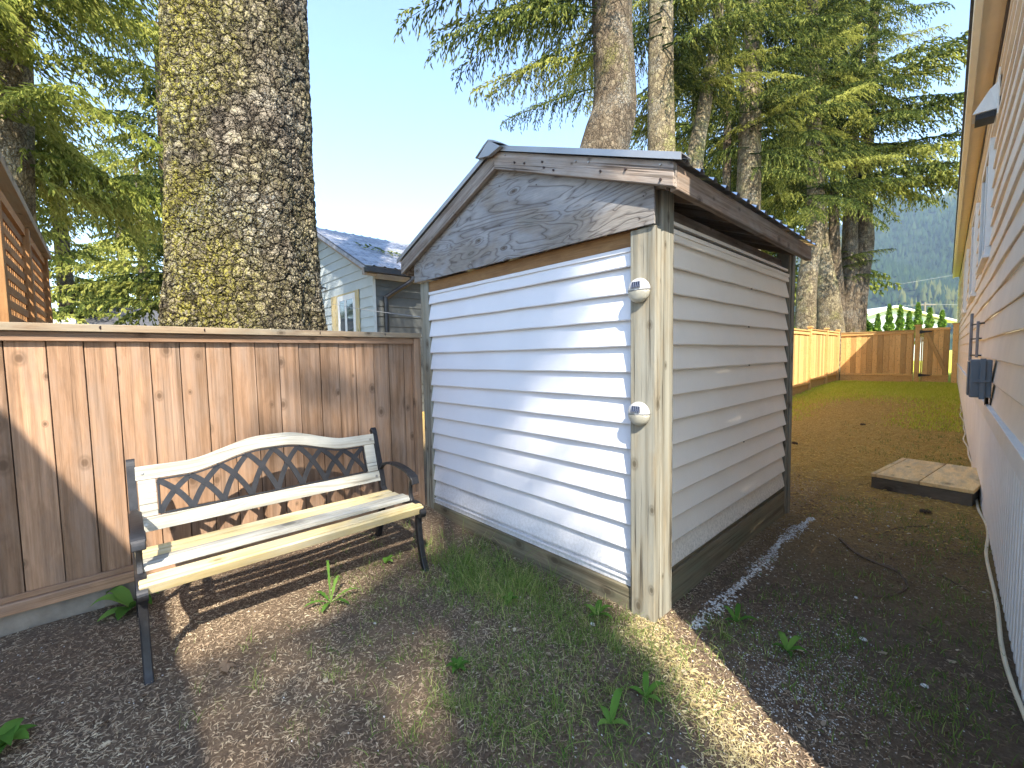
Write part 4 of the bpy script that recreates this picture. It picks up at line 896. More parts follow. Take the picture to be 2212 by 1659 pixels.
# background spruces filling in behind
for nm, (x, y, s, z0, rt_) in (('tall spruce far behind the shed, seen between the first two trunks', (-9.8, 21.6, 1.15, 4.5, 20)), ('shaded spruce far behind the leaning trunk', (-8.6, 25.0, 1.2, 4.0, 90)),
    ('dense spruce in the background left of the forked clump', (-7.6, 29.0, 1.35, 3.2, 200))):
    tree('spruce_tree', nm, VV((x, y, 2), (x, y, 8), (x, y, 16)), [.3, .25, .12], M['bark'], None, group=GR, crmesh=bpy.data.meshes.get('crown_shared'), seed=int(-x*3)) if False else None
    t = thing('spruce_tree', nm, 'tree', (x, y, 0), GR)
    trunk_mesh('trunk', VV((x, y, -.2), (x, y, 2), (x+.1, y, 8), (x, y, 17)), [.4, .32, .26, .12], M['bark'], t, 16, seed=int(-x*3))
    V, F, r_ = CA; V = V*s; cme = crown(t, V, F, r_, M['fol_dark']); cme.location.z = z0; cme.rotation_euler.z = R(rt_)
# left: bright tree and those behind
tree('spruce_tree', 'bright yellow-green drooping spruce at the left edge, nearest one left of the huge trunk',
    VV((-9.0, -.95, 1), (-9.0, -.93, 3.2), (-9.05, -.75, 6.3), (-9.0, -.7, 12)), [.30, .24, .18, .10], M['palebark'],
    crown_mesh(3.9, 12, 2.8, 2.2, 84, 51, True, None, (-12, 8), 1, [(4.6, 20, 2.6, -6), (5.0, 45, 2.6, -4), (5.4, 0, 3, 0), (5.8, 30, 3.0, 0), (6.2, -20, 3, 0), (5.2, -30, 2.6, -8), (6.6, 60, 3.2, 0), (4.3, 70, 2.2, -6)]), 'fol_bright', GR+' left', seed=12)
for nm, (x, y, s, z0, rt_, mt) in (('dark shaded spruce behind the bright sprays, left of the huge trunk', (-14.5, 1.3, .80, 2.6, 10, 'fol_dark')), ('sunny low conifer beyond the lattice screen end', (-20.1, -1.0, .75, 1.6, 60, 'fol_bright')),
    ('sunny conifer farther back touching the left edge of the huge trunk', (-25.0, 1.2, .95, 1.2, 120, 'fol_bright')), ('bright conifer behind the lattice screen at the far left', (-18.0, -2.9, .9, 2.0, 170, 'fol_bright')),
    ('tall distant conifer in the gap left of the huge trunk', (-30, .6, 1.2, 1.5, 250, 'fol_bright'))):
    t = thing('spruce_tree', nm, 'tree', (x, y, 0), GR+' left')
    trunk_mesh('trunk', VV((x, y, -.2), (x, y, 2), (x+.1, y, 6), (x, y, 10)), [.28, .22, .18, .08], M['bark'], t, 14, seed=int(-x*3))
    V, F, r_ = CB; cme = crown(t, V*s, F, r_, M[mt]); cme.location.z = z0; cme.rotation_euler.z = R(rt_)
# unseen sun-side tree added behind the camera, branches placed to dapple the shed front
sh = thing('spruce_tree', 'unseen spruce added behind the camera to dapple the shed front and bench', 'tree', (8.08, -5.0, 0), GR+' behind')
trunk_mesh('trunk', VV((8.08, -5.0, -.2), (8.08, -5.0, 8), (8.08, -5.0, 17)), [.25, .1, .04], M['bark'], sh, 16)
V, F, r_ = crown_mesh(14.15, 17.0, 1.0, .75, 74, 61, False, (-30, 145), (-14, 8), 1, [(z_, a_, L_, p_) for z_, a_, L_, p_ in [(14.0+random.random()*3, random.uniform(150, 325), random.uniform(.9, 1.5), random.uniform(-10, 8)) for q_ in range(34)]+[(14.05+random.random()*2.6, random.uniform(32, 84), random.uniform(.72, .98), random.uniform(-6, 6)) for q_ in range(46)]+[(12.5+random.random()*.9, random.uniform(32, 84), random.uniform(.7, .95), random.uniform(-6, 6)) for q_ in range(16)]+[(10.5+random.random()*2.9, random.uniform(0, 120), random.uniform(.6, .98), random.uniform(-10, 8)) for q_ in range(30)]+[(11.0+random.random()*1.7, random.uniform(30, 85), random.uniform(.82, .97), random.uniform(-8, 6)) for q_ in range(44)]+[(10.5+random.random()*2.8, random.uniform(150, 325), random.uniform(.8, 1.7), random.uniform(-10, 8)) for q_ in range(15)]]); crown(sh, V, F, r_, M['fol_dark'])
# sprigs lying on the neighbour roof
for k_, (x, y) in enumerate(((-10.6, 7.0), (-10.0, 7.7), (-10.3, 5.9))):
    z = 5.03-(x-rgx)*sl2+.05; Q, r_ = spray(1.3, RS, 1.0, .05, .2, .07, .2); c, s_ = math.cos(k_*2.1), math.sin(k_*2.1)
    P_ = np.abs(Q.reshape(-1, 3)*np.array([0, 0, .45]))+Q.reshape(-1, 3)*np.array([1, 1, 0]); V = np.stack([P_[:, 0]*c-P_[:, 1]*s_+x, P_[:, 0]*s_+P_[:, 1]*c+y, 0*P_[:, 0]], -1); V[:, 2] = 5.05-(V[:, 0]-rgx)*sl2+P_[:, 2]+.03
    o = npmesh('fallen_sprig', V, np.arange(len(V)).reshape(-1, 4), M['fol_dark'], rnd=np.repeat(r_, 4))
    tag(o, ('left', 'right', 'lower front')[k_]+' green spruce sprig lying on the grey house roof', 'twig', 'sprigs on the grey house roof')

# ------------------------------------------------------------------ small far things
fh = thing('small_house', 'low white gabled house far beyond the gate', 'house', (-5.5, 54, 0))
def fpt(u, dpth, z): # u along gable front, dpth away
    a = Vector((-8.0, 51.0, 0)); e = Vector((.70, .714, 0)); f2 = Vector((-.714, .70, 0)); return a+e*u+f2*dpth+Vector((0, 0, z))
m = MB(); g = [(.0, 0), (8.2, 0), (8.2, 4.0), (3.6, 5.25), (.0, 4.3)]
m.add([fpt(u, 0, z) for u, z in g]+[fpt(u, 8, z) for u, z in g], [(4, 3, 2, 1, 0), (5, 6, 7, 8, 9), (0, 1, 6, 5), (1, 2, 7, 6), (0, 5, 9, 4)]); m.build('wall', M['nh_siding'], fh)
m = MB()
for (a, b2) in (((-.7, 4.15), (3.6, 5.45)), ((3.6, 5.45), (9.3, 3.95))):
    m.add([fpt(a[0], -.5, a[1]), fpt(b2[0], -.5, b2[1]), fpt(b2[0], 8.5, b2[1]), fpt(a[0], 8.5, a[1]), fpt(a[0], -.5, a[1]-.16), fpt(b2[0], -.5, b2[1]-.16), fpt(b2[0], 8.5, b2[1]-.16), fpt(a[0], 8.5, a[1]-.16)], [(0, 1, 2, 3), (7, 6, 5, 4), (0, 4, 5, 1), (2, 6, 7, 3), (0, 3, 7, 4), (1, 5, 6, 2)])
m.build('roof', M['white'], fh)
m = MB(); m.add([fpt(5.2, -.1, 2.0), fpt(6.3, -.1, 2.0), fpt(6.3, -.1, 4.2), fpt(5.2, -.1, 4.3)], [(0, 1, 2, 3)]); m.build('window', M['glass'], fh)
RH = np.random.default_rng(8)
HX_ = [(-5.40, 38.6, 4.35, 'leftmost'), (-4.75, 39.3, 3.85, 'second from left'), (-4.22, 39.85, 4.5, 'third from left'), (-3.69, 40.4, 4.4, 'fourth from left'), (-3.27, 40.87, 4.0, 'fifth from left'), (-2.85, 41.3, 4.55, 'sixth from left, behind the gate post'), (-2.3, 41.9, 4.2, 'seventh, behind the gate'), (-1.7, 42.4, 4.0, 'rightmost, next to the house wall')]
for x, y, h, nm in HX_:
    t = thing('cedar_shrub', 'small pointed hedge cedar beyond the fence, '+nm, 'shrub', (x, y, 0), 'row of small cedars beyond the fence')
    n = 1400; z = 2.3*RH.random(n)**1.0; fr_ = z/2.3; rad = .30*(1-fr_)**.75*(.55+.6*RH.random(n))*(1+.25*np.sin(z*9+x*40)); a = RH.uniform(0, 6.28, n)
    c_ = np.stack([x+np.cos(a)*rad, y+np.sin(a)*rad, h-2.3+z], -1); d1_ = RH.normal(size=(n, 3))*.05; d2_ = RH.normal(size=(n, 3))*.05+[0, 0, .05]
    V = np.stack([c_-d1_, c_+d2_, c_+d1_, c_-d2_], 1).reshape(-1, 3)
    npmesh('foliage', V, np.arange(4*n).reshape(-1, 4), M['cedarhedge'], t, rnd=np.repeat(RH.random(n), 4))
    trunk_mesh('stem', VV((x, y, .2), (x, y, 1.5), (x, y, h-.3)), [.05, .04, .01], M['bark'], t, 8)
# low bright bushes beyond the alley fence
for k_, (x, y, h, w_, nm) in enumerate(((-4.6, 17.6, 2.6, .9, 'bright yellow-green bush behind the alley fence left of the clump'), (-4.2, 15.2, 2.35, .7, 'low bright bush just above the alley fence top'), (-3.1, 21.5, 2.6, .7, 'low leafy bush behind the far fence right of the clump'), (-5.6, 22, 3.2, 1.6, 'tall pale green bush seen past the shed corner'))):
    t = thing('bush', nm, 'bush', (x, y, 0), 'bushes beyond the fence'); n = 9000
    u = RH.normal(size=(n, 3)); u /= np.linalg.norm(u, axis=1)[:, None]; rr_ = RH.random(n)**.4*(.75+.25*np.sin(u[:, 0]*5+u[:, 2]*7))
    c_ = u*rr_[:, None]*np.array([w_, w_, h*.5])+[x, y, h*.5]; d1_ = RH.normal(size=(n, 3))*.035; d2_ = RH.normal(size=(n, 3))*.035
    V = np.stack([c_-d1_, c_+d2_, c_+d1_, c_-d2_], 1).reshape(-1, 3); npmesh('foliage', V, np.arange(4*n).reshape(-1, 4), M['cedarhedge'], t, rnd=np.repeat(RH.random(n), 4))
    trunk_mesh('stem', VV((x, y, 0), (x, y, h*.4), (x, y, h*.7)), [.04, .03, .02], M['bark'], t, 8)
up_ = thing('utility_pole', 'grey wooden utility pole with crossarm far beyond the small house', 'utility pole', (-5.1, 83.5, 0))
m = MB(); m.tube([(-5.1, 83.5, 0), (-5.1, 83.5, 7.9)], [.16, .11], 10); m.build('pole', M['pole'], up_)
m = MB(); m.beam((-6.1, 82.6, 7.55), (-4.1, 84.4, 7.55), .1, .12); m.build('crossarm', M['pole'], up_)
for p, q, nm in (((-30, 70, 8.4), (8, 100, 14.5), 'upper'), ((-30, 60, 7.4), (-5.1, 83.5, 7.7), 'middle'), ((-5.1, 83.5, 7.7), (12, 99.5, 8.7), 'lower')):
    m = MB(); p = Vector(p); q = Vector(q); m.tube([p.lerp(q, i/16)+Vector((0, 0, -1.2*4*(i/16)*(1-i/16)*.6)) for i in range(17)], .02, 5)
    tag(m.build('power_line', M['wire']), nm+' grey power line crossing in front of the wooded hill', 'power line', 'power lines')
dr = thing('dark_roofed_house', 'low house with dark shingle roof far behind the fence at left', 'house', (-19, .3, 0))
m = MB(); m.box(-23, -18.6, -.4, 1.8, 0, 2.45); m.build('wall', M['bwall'], dr)
m = MB(); m.prism([(-18.2, 2.42), (-20.8, 3.35), (-23.4, 2.42), (-23.4, 2.34), (-18.2, 2.34)], 'y', -.6, 2.1); m.build('roof', M['shingle'], dr)
tr_w = thing('white_shed', 'bright white shed roof glimpsed above the fence beside the lattice', 'shed', (-16, -1, 0))
m = MB(); m.box(-17.6, -16.0, -1.6, -.75, 0, 2.25); m.build('wall', M['white'], tr_w)
m = MB(); m.prism([(-15.9, 2.36), (-16.8, 2.62), (-17.7, 2.36), (-17.7, 2.28), (-15.9, 2.28)], 'y', -1.7, -.68); m.build('roof', M['white'], tr_w)
# unseen house added behind the camera to shade the left end of the fence
bh = thing('added_shade_house', 'unseen plain beige house added behind the camera to shade the fence end', 'house', (2, -5, 0))
m = MB(); m.box(-1.4, 2.3, -4.6, -2.15, -.1, 3.75); m.build('wall', M['skirt'], bh)  # pale wall also bounces light into the yard
m = MB(); m.prism([(-1.75, 3.78), (-4.9, 3.95), (-4.9, 3.85), (-1.75, 3.70)][:4], 'x', -2.2, 2.6); m.build('roof', M['shingle'], bh)

# ------------------------------------------------------------------ ground cover
RG = np.random.default_rng(99)
def inside(x, y):
    """keep clear of shed, fence base, step"""
    ok = (x > FX+.03) & (x < .176-.033*(y-2.6)-.03)
    ok &= ~((x < SXR+.0) & (x > SXL) & (y > SY-.02) & (y < SYB))
    ok &= ~((x > -.62) & (x < .15) & (y > 5.35) & (y < 6.4)); return ok
def strips(name, n, xr, yr, lr, wr, pw, mat, label, rn, curl=1.0, mask=None, lift=.0):
    x = RG.uniform(*xr, n); y = yr[0]+(yr[1]-yr[0])*RG.random(n)**pw; ok = inside(x, y)
    if mask is not None: ok &= RG.random(n) < mask(x, y)
    x = x[ok]; y = y[ok]; n = len(x); a = RG.uniform(0, 2*np.pi, n); ln = RG.uniform(*lr, n); wd = RG.uniform(*wr, n); k = RG.normal(size=n)*1.2*curl
    pts = []; z0 = gz(x, y)+.001; tilt = np.abs(RG.normal(size=n))*.25
    px, py, pz = x.copy(), y.copy(), z0+RG.random(n)*.007+lift; ang = a.copy()
    P = [np.stack([px, py, pz], -1)]
    for s in range(3):
        ang = ang+k*.33; px = px+np.cos(ang)*ln/3; py = py+np.sin(ang)*ln/3; pz = pz+ln/3*tilt*(1 if s == 0 else -.3); P.append(np.stack([px, py, pz], -1))
    V = []; 
    for s in range(4):
        w_ = wd*(1 if s in (1, 2) else .45)*.5; nx_, ny_ = -np.sin(a+k*.33*s), np.cos(a+k*.33*s)
        off = np.stack([nx_*w_, ny_*w_, w_*RG.normal(size=n)*.5], -1); V += [P[s]-off, P[s]+off]
    V = np.stack(V, 1).reshape(-1, 3); b = (np.arange(n)*8)[:, None]
    F = np.concatenate([np.stack([b[:, 0]+2*s, b[:, 0]+2*s+1, b[:, 0]+2*s+3, b[:, 0]+2*s+2], -1) for s in range(3)])
    return tag(npmesh(name, V, F, M[mat], rnd=np.repeat(rn(n, x, y), 8)), label, None, None, 'stuff')
def lump(x, y, s=1.0, o=0.0): return .5+.25*np.sin(x*3.1*s+o)*np.sin(y*2.7*s+1+o)+.25*np.sin(x*7.3*s+y*3.1*s+o)*np.sin(y*6.1*s-x*2*s)
strips('needle_litter', 290000, (-3.3, .4), (-.9, 6.0), (.010, .030), (.0018, .0042), 1.0, 'litter', 'dry brown needles and curled straws covering the bare yard', lambda n, x, y: np.clip(.25+.5*lump(x, y, .7)+RG.normal(size=n)*.22-.25*(x > -1), 0, 1), 1.0, lambda x, y: (.35+.65*lump(x, y, 1.1, 2)-.35*(x > -.9))*sstep(6, 4.2, y))
M['sun_strip'] = foliage('sun_strip_pale', (.45, .36, .17), (.74, .62, .33), (.90, .80, .50))  # pale strands put the sunlit strip into the ground colour
strips('sun_strip_strands', 30000, (-1.15, .1), (.7, 2.1), (.012, .035), (.002, .0042), 1.0, 'sun_strip', 'pale strands standing in for a strip of sunlight from the shed post toward the viewer', lambda n, x, y: RG.random(n), 1.0, lambda x, y: np.exp(-((.534*x+.846*y-.99)/.10)**2))
strips('needle_litter', 90000, (-3.3, .2), (4.0, 18.2), (.02, .06), (.003, .007), 1.3, 'litter_alley_glow', 'dry needles covering the alley floor', lambda n, x, y: np.clip(.5+RG.normal(size=n)*.25, 0, 1), 1.0, lambda x, y: sstep(3.6, 6.5, y))
def blades(name, x, y, h, wd, mat, label, rn, lean=.5):
    n = len(x); a = RG.uniform(0, 2*np.pi, n); ln = np.abs(RG.normal(size=n))*lean+.15; z0 = gz(x, y)-.003; fa = RG.uniform(0, 2*np.pi, n); V = []
    for s, (t, wf) in enumerate(((0, 1), (.4, .9), (.75, .55), (1, .06))):
        out_ = h*ln*t**1.8; zz_ = z0+h*t*(1-.35*ln*t)
        cx_ = x+np.cos(a)*out_; cy_ = y+np.sin(a)*out_; ox = np.cos(fa)*wd*wf*.5; oy = np.sin(fa)*wd*wf*.5
        V += [np.stack([cx_-ox, cy_-oy, zz_], -1), np.stack([cx_+ox, cy_+oy, zz_], -1)]
    V = np.stack(V, 1).reshape(-1, 3); b = np.arange(n)*8
    F = np.concatenate([np.stack([b+2*s, b+2*s+1, b+2*s+3, b+2*s+2], -1) for s in range(3)])
    return tag(npmesh(name, V, F, M[mat], rnd=np.repeat(rn, 8)), label, None, None, 'stuff')
def clumps(cs, per, sd):
    X = []; Y = []
    for (cx, cy, r1, r2, ang, dens) in cs:
        n = int(per*dens); u, v = RG.normal(size=n)*r1*.5, RG.normal(size=n)*r2*.5; c, s = math.cos(ang), math.sin(ang)
        # gather into small tufts
        tu = RG.integers(0, max(3, n//7), n); ox = RG.normal(size=n//7+4)*r1*.62; oy = RG.normal(size=n//7+4)*r2*.62
        u = ox[tu]+RG.normal(size=n)*sd; v = oy[tu]+RG.normal(size=n)*sd; X.append(cx+u*c-v*s); Y.append(cy+u*s+v*c)
    x = np.concatenate(X); y = np.concatenate(Y); ok = inside(x, y); return x[ok], y[ok]
CL = [(-2.05, 1.62, .38, .22, .1, 2.2), (-1.75, 1.70, .55, .12, -.1, 1.6), (-2.0, 1.45, .25, .2, 0, 1.3), (-1.35, 1.70, .35, .22, -.3, 1.3), (-1.45, 1.35, .5, .3, -.5, 1.2), (-1.15, 1.35, .45, .4, -.6, 1.3), (-1.05, 1.65, .25, .2, 0, .8), (-.95, 1.15, .35, .3, -.4, .9), (-1.6, 1.55, .3, .2, 0, .7), (-.8, 1.55, .15, .25, 0, .35),
      (-1.3, 1.05, .35, .25, 0, .7), (-2.5, 1.45, .35, .25, 0, .35), (-.75, 2.05, .12, .2, 0, .4), (-2.3, .9, .4, .3, 0, .3), (-2.0, .6, .6, .5, 0, .3), (-1.6, .9, .6, .4, 0, .6), (-1.2, .9, .5, .3, 0, .9), (-1.0, 1.3, .5, .4, 0, .8), (-2.3, 1.2, .5, .3, 0, .4)]
x, y = clumps(CL, 760, .021); n = len(x)
blades('grass', x, y, RG.gamma(4, .0125, n)*np.where((x < -1.6) & (y > 1.4), 1.5, .9), RG.uniform(.0018, .0036, n), 'grass', 'green grass tufts growing in front of the shed', np.clip(.45+.35*(lump(x, y, 2.5)-.5)+RG.normal(size=n)*.27, 0, 1), .8)
CL2 = [(-.15, 2.6, .4, .6, 0, .55), (-.05, 3.2, .3, .6, 0, .5), (-.35, 4.6, .5, .4, 0, .6), (.0, 4.2, .2, .6, 0, .5), (-.45, 2.2, .3, .3, 0, .6), (-.1, 2.2, .3, .3, 0, .6), (-.55, 2.6, .3, .4, 0, .3), (-.2, 6.9, .5, .5, 0, .8), (-.5, 8.5, .7, 1.6, 0, 1.0), (-.3, 11, .6, 3, 0, 1.6)]
x, y = clumps(CL2, 1100, .03); n = len(x)
blades('grass', x, y, RG.uniform(.02, .06, n), RG.uniform(.002, .004, n), 'grass', 'sparse grass in the shaded alley by the right wall', np.clip(.3+RG.normal(size=n)*.22, 0, 1))
n = 60000; x = RG.uniform(FX, -.1, n); y = RG.uniform(9.5, 18.3, n); keep = RG.random(n) < np.clip(sstep(12, 16.5, y)*1.1+.5*sstep(1.3, .3, np.abs(x-FX))+.4*sstep(1.0, .2, np.abs(x+.25)), 0, 1); x = x[keep]; y = y[keep]; ok = inside(x, y); x = x[ok]; y = y[ok]; n = len(x)
blades('grass', x, y, RG.uniform(.03, .09, n), RG.uniform(.006, .012, n), 'grass_far', 'yellow-green grass strip along the far fence', np.clip(.75+RG.normal(size=n)*.2, 0, 1))
def stones(name, x, y, r, label, rn, kind='stuff'):
    n = len(x); dirs = np.array([(1, 0, 0), (0, 1, 0), (-1, 0, 0), (0, -1, 0), (0, 0, 1.)]); a = RG.uniform(0, 6.28, n); V = []
    for d_ in dirs:
        s = r*RG.uniform(.65, 1.25, n)*(.45 if d_[2] else 1); dx = d_[0]*np.cos(a)-d_[1]*np.sin(a); dy = d_[0]*np.sin(a)+d_[1]*np.cos(a)
        V.append(np.stack([x+dx*s*1.15, y+dy*s*.8, gz(x, y)+.003+d_[2]*s+(0 if d_[2] else -.002)], -1))
    V = np.stack(V, 1).reshape(-1, 3); b = np.arange(n)*5
    F = np.concatenate([np.stack([b+i, b+(i+1) % 4, b+4], -1) for i in range(4)])
    return tag(npmesh(name, V, F, M['pebble'], rnd=np.repeat(rn, 5), smooth=False), label, None, None, kind)
n = 1150; y = 2.0+2.15*RG.random(n); x = -.885+RG.normal(size=n)*.019*(1+.5*np.sin(y*9))+.012*np.sin(y*5); stones('gravel', x, y, RG.uniform(.003, .010, n), 'line of small white pebbles beside the shed', RG.uniform(.4, 1, n))
n = 2600; x = RG.uniform(-3.1, .1, n); y = RG.uniform(-.5, 4.8, n); keep = inside(x, y) & (RG.random(n) < .25+.75*((x > -1) & (x < -.1))); x = x[keep]; y = y[keep]; n = len(x)
stones('gravel', x, y, RG.uniform(.0018, .0055, n)*np.where(RG.random(n) < .06, 2.0, 1), 'scattered white grit on the bare ground', RG.uniform(.2, 1, n))
n = 2200; x = -.44+RG.normal(size=n)*.15; y = 2.0+RG.normal(size=n)*.28; keep = inside(x, y); x = x[keep]; y = y[keep]; n = len(x)
stones('gravel', x, y, RG.uniform(.0012, .0038, n), 'pale crushed grit patch in the shaded ground', RG.uniform(.0, .7, n))
n = 900; x = RG.uniform(-3.1, .1, n); y = RG.uniform(-.5, 5.5, n); ok = inside(x, y); x = x[ok]; y = y[ok]; n = len(x); a = RG.uniform(0, 6.28, n); L_ = RG.uniform(.006, .02, n); W_ = L_*RG.uniform(.3, .7, n); z = gz(x, y)+.008; V = []
for j_ in range(6):
    t_ = j_*np.pi/3; u_ = np.cos(t_)*L_*RG.uniform(.7, 1.2, n); v_ = np.sin(t_)*W_*RG.uniform(.7, 1.2, n); V.append(np.stack([x+u_*np.cos(a)-v_*np.sin(a), y+u_*np.sin(a)+v_*np.cos(a), z+RG.normal(size=n)*.003], -1))
V = np.stack(V, 1).reshape(-1, 3); tag(npmesh('bark_chips', V, np.arange(6*n).reshape(-1, 6), M['litter'], rnd=np.repeat(RG.random(n)**2, 6)), 'small dark bark chips and cone scales strewn over the yard', None, None, 'stuff')
# larger single stones / shells
for x, y, r_s, nm in ((-.314, 2.497, .017, 'flat pale shell-like stone alone in the shaded ground'), (-.095, 2.325, .014, 'white stone in the shade nearest the right wall'), (-1.27, 1.70, .014, 'white stone in the grass in front of the corner post'), (-.60, 1.30, .016, 'pale oval stone on the sunlit strip'), (-.40, 2.9, .009, 'small white stone beyond the shell-like one')):
    m = MB(); z = gzf(x, y); q = [(math.cos(a)*r_s*random.uniform(.85, 1.15), math.sin(a)*r_s*.62*random.uniform(.85, 1.1)) for a in np.linspace(0, 6.28, 12, endpoint=False)]
    vs = [(x+a, y+b2, z+.0) for a, b2 in q]+[(x+a*.8, y+b2*.8, z+.007) for a, b2 in q]+[(x, y, z+.0085)]
    m.add(vs, [(i, (i+1) % 12, 12+(i+1) % 12, 12+i) for i in range(12)]+[(12+i, 12+(i+1) % 12, 24) for i in range(12)]); tag(m.build('stone', M['white'], None, 0, True), nm, 'stone', 'single pale stones')
# weeds
def weed(x, y, leaves, label, group='small weeds', seed=0, name='weed', lobed=False):
    rs = random.Random(seed); t = thing(name, label, 'weed', (x, y, gzf(x, y)), group)
    for (a, L, wd, rise) in leaves:
        a = R(a); n = 12; vs = []; z0 = gzf(x, y)
        for i in range(n+1):
            s = i/n; wv = wd*math.sin(math.pi*min(1, s**.7*1.0))**.8*(.35+.65*s if lobed else 1)*(1+(.35*math.sin(i*2.6) if lobed else .06*math.sin(i*2)))
            if i == n: wv = 0
            out_ = L*s; zc = z0+.004+rise*math.sin(math.pi*min(1, s*.75))*L
            cx, cy = x+math.cos(a)*out_, y+math.sin(a)*out_; nx_, ny_ = -math.sin(a), math.cos(a)
            vs += [(cx-nx_*wv/2, cy-ny_*wv/2, zc+.18*wv), (cx, cy, zc), (cx+nx_*wv/2, cy+ny_*wv/2, zc+.18*wv)]
        m = MB(); m.add(vs, [(i*3+k, i*3+k+1, i*3+k+4, i*3+k+3) for i in range(n) for k in (0, 1)], None, rs.random()); m.build('leaf', M['weed'], t, 0, True)
weed(-2.36, .80, [(20, .15, .035, .25), (75, .16, .032, .3), (130, .13, .03, .8), (200, .13, .032, .3), (265, .14, .034, .25), (320, .12, .04, .2), (165, .16, .022, 1.2)], 'dandelion with toothed leaves alone in front of the bench', seed=1, name='dandelion', lobed=True)
weed(-3.12, .0, [(-100, .17, .075, .5), (-60, .16, .07, .15), (-20, .17, .08, .2), (30, .16, .075, .4), (-140, .16, .07, .6), (80, .12, .06, .5)], 'broad-leaved plant at the fence foot beside the bench leg', seed=2)
weed(-2.30, -.37, [(0, .09, .06, .3), (50, .10, .06, .4), (100, .09, .055, .3), (150, .10, .06, .4), (-40, .08, .05, .2), (20, .12, .06, .7)], 'leafy green weed at the bottom left corner', seed=3)
weed(-1.495, 1.03, [(a, .055, .025, .5) for a in (0, 60, 120, 180, 240, 300)], 'pale clover-like sprout on bare ground left of the grass', seed=4)
weed(-.87, 1.27, [(100, .12, .03, .6), (160, .07, .025, .3), (20, .07, .025, .3), (250, .06, .025, .3)], 'upright long-leaved weed at the bottom of the yard', seed=5)
weed(-.532, 2.147, [(60, .09, .028, .6), (130, .09, .03, .5), (10, .08, .03, .4), (210, .06, .025, .4), (300, .06, .025, .3)], 'dark green weed in the shaded ground right of the corner post', seed=6)
weed(-.765, 2.196, [(20, .10, .028, .4), (100, .10, .024, .6), (160, .09, .024, .5), (230, .06, .02, .3)], 'weed beside the end of the white pebble line', seed=7)
weed(-1.69, 1.51, [(40, .06, .03, .5), (110, .06, .03, .6), (200, .05, .03, .4), (300, .05, .03, .3)], 'light green seedling below the thick grass clump', seed=8)
weed(-1.292, 1.768, [(0, .10, .03, .3), (50, .09, .03, .5), (110, .09, .03, .5), (180, .09, .03, .3), (260, .06, .025, .3)], 'rosette weed in the grass left of the corner post', seed=9)
weed(-.841, 1.468, [(60, .09, .025, .5), (120, .09, .025, .6), (200, .07, .025, .3), (300, .06, .02, .3), (0, .07, .025, .3)], 'small leafy weed near the edge of the sunlit strip', seed=10)
weed(-2.55, 1.22, [(80, .06, .04, .6), (160, .05, .035, .5), (20, .06, .035, .5)], 'tiny bright weed behind the front leg of the bench', seed=11)
# twigs
for k_, (pts, r_t, nm) in enumerate(((((-.62, 3.75), (-.50, 3.55), (-.38, 3.45), (-.27, 3.40)), .010, 'thick bent twig in the shaded alley'), (((-.27, 3.40), (-.22, 3.22), (-.27, 3.05), (-.33, 2.98)), .006, 'curved thin twig below the bent one'), (((-.70, 3.0), (-.62, 2.80)), .004, 'short straight twig near the pebble line'), (((-.20, 4.5), (-.35, 4.3), (-.42, 4.1)), .004, 'thin curved twig near the wooden step'), (((-.1, 3.55), (.02, 3.42)), .005, 'pale stick by the right wall'), (((-2.15, .95), (-2.0, 1.05), (-1.9, 1.12)), .002, 'fine stalk lying before the bench'), (((-2.85, 2.05-.2), (-2.62, 1.72)), .006, 'brown stick against the shed base board'))):
    m = MB(); P_ = smooth_pts([(x, y, gzf(x, y)+r_t*1.2) for x, y in pts], 5); m.tube(P_, [r_t*(1-.5*i/len(P_)) for i in range(len(P_))], 7); tag(m.build('twig', M['twig'], None, 0, True), nm, 'twig', 'fallen twigs')
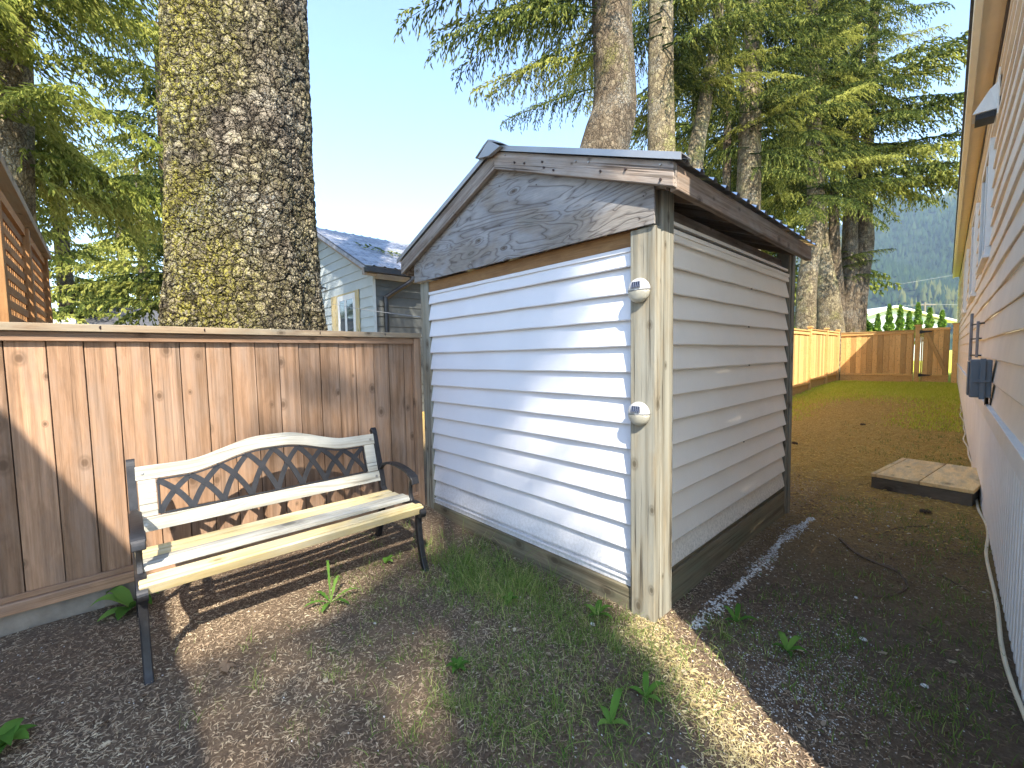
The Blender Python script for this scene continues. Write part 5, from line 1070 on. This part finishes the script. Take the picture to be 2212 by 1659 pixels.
def cone(x, y, nm):
    m = MB(); z = gzf(x, y)
    for i in range(26):
        t = i/26; a = i*2.4; rr_ = .024*math.sin(math.pi*(.12+.8*t)); c_ = Vector((x-.035+.07*t, y+math.cos(a)*rr_*.7, z+.02+math.sin(a)*rr_*.7)); d_ = Vector((.004, math.cos(a)*.012, math.sin(a)*.012)); s_ = Vector((0, -math.sin(a), math.cos(a)))*.009
        m.add([c_-s_, c_+s_, c_+d_+s_*.5, c_+d_-s_*.5, c_+d_*.5+Vector((.012, 0, 0))], [(0, 1, 2, 3), (0, 4, 1)])
    m.tube([(x-.035, y, z+.02), (x+.035, y, z+.02)], [.012, .008], 7); tag(m.build('pine_cone', M['twig']), nm, 'pine cone', 'pine cones')
cone(-.24, 4.82, 'dark cone lying in front of the wooden step'); cone(-1.75, 7.2, 'dark cone in the alley past the shed corner'); cone(-1.3, 9.5, 'dark cone in the middle of the alley')
m = MB(); x, y = -2.19, .29; z = gzf(x, y)+.012
q = [(-.05, -.01), (-.02, -.03), (.0, -.012), (.03, -.03), (.055, -.005), (.035, .008), (.045, .03), (.01, .022), (-.01, .035), (-.025, .015), (-.05, .018)]
vs = [(x+a, y+b2, z+.010*math.sin(a*60)) for a, b2 in q]; m.add(vs+[(x, y, z+.008)], [(i, (i+1) % 11, 11) for i in range(11)]); tag(m.build('dry_leaf', M['litter']), 'single dry grey-brown leaf on the bare ground before the bench', 'leaf')

# ------------------------------------------------------------------ air
hm = bpy.data.materials.new('haze_air'); hm.use_nodes = True; ht = hm.node_tree; ht.nodes.clear()
ho = ht.nodes.new('ShaderNodeOutputMaterial'); hv = ht.nodes.new('ShaderNodeVolumePrincipled'); hv.inputs['Color'].default_value = (.66, .83, 1.0, 1); hv.inputs['Density'].default_value = .00030; hv.inputs['Anisotropy'].default_value = .2
ht.links.new(hv.outputs[0], ho.inputs['Volume'])
m = MB(); m.box(-1500, 1500, -60, 1500, -4, 372); tag(m.build('haze', hm), 'pale blue summer haze in front of the wooded hill', None, None, 'stuff')
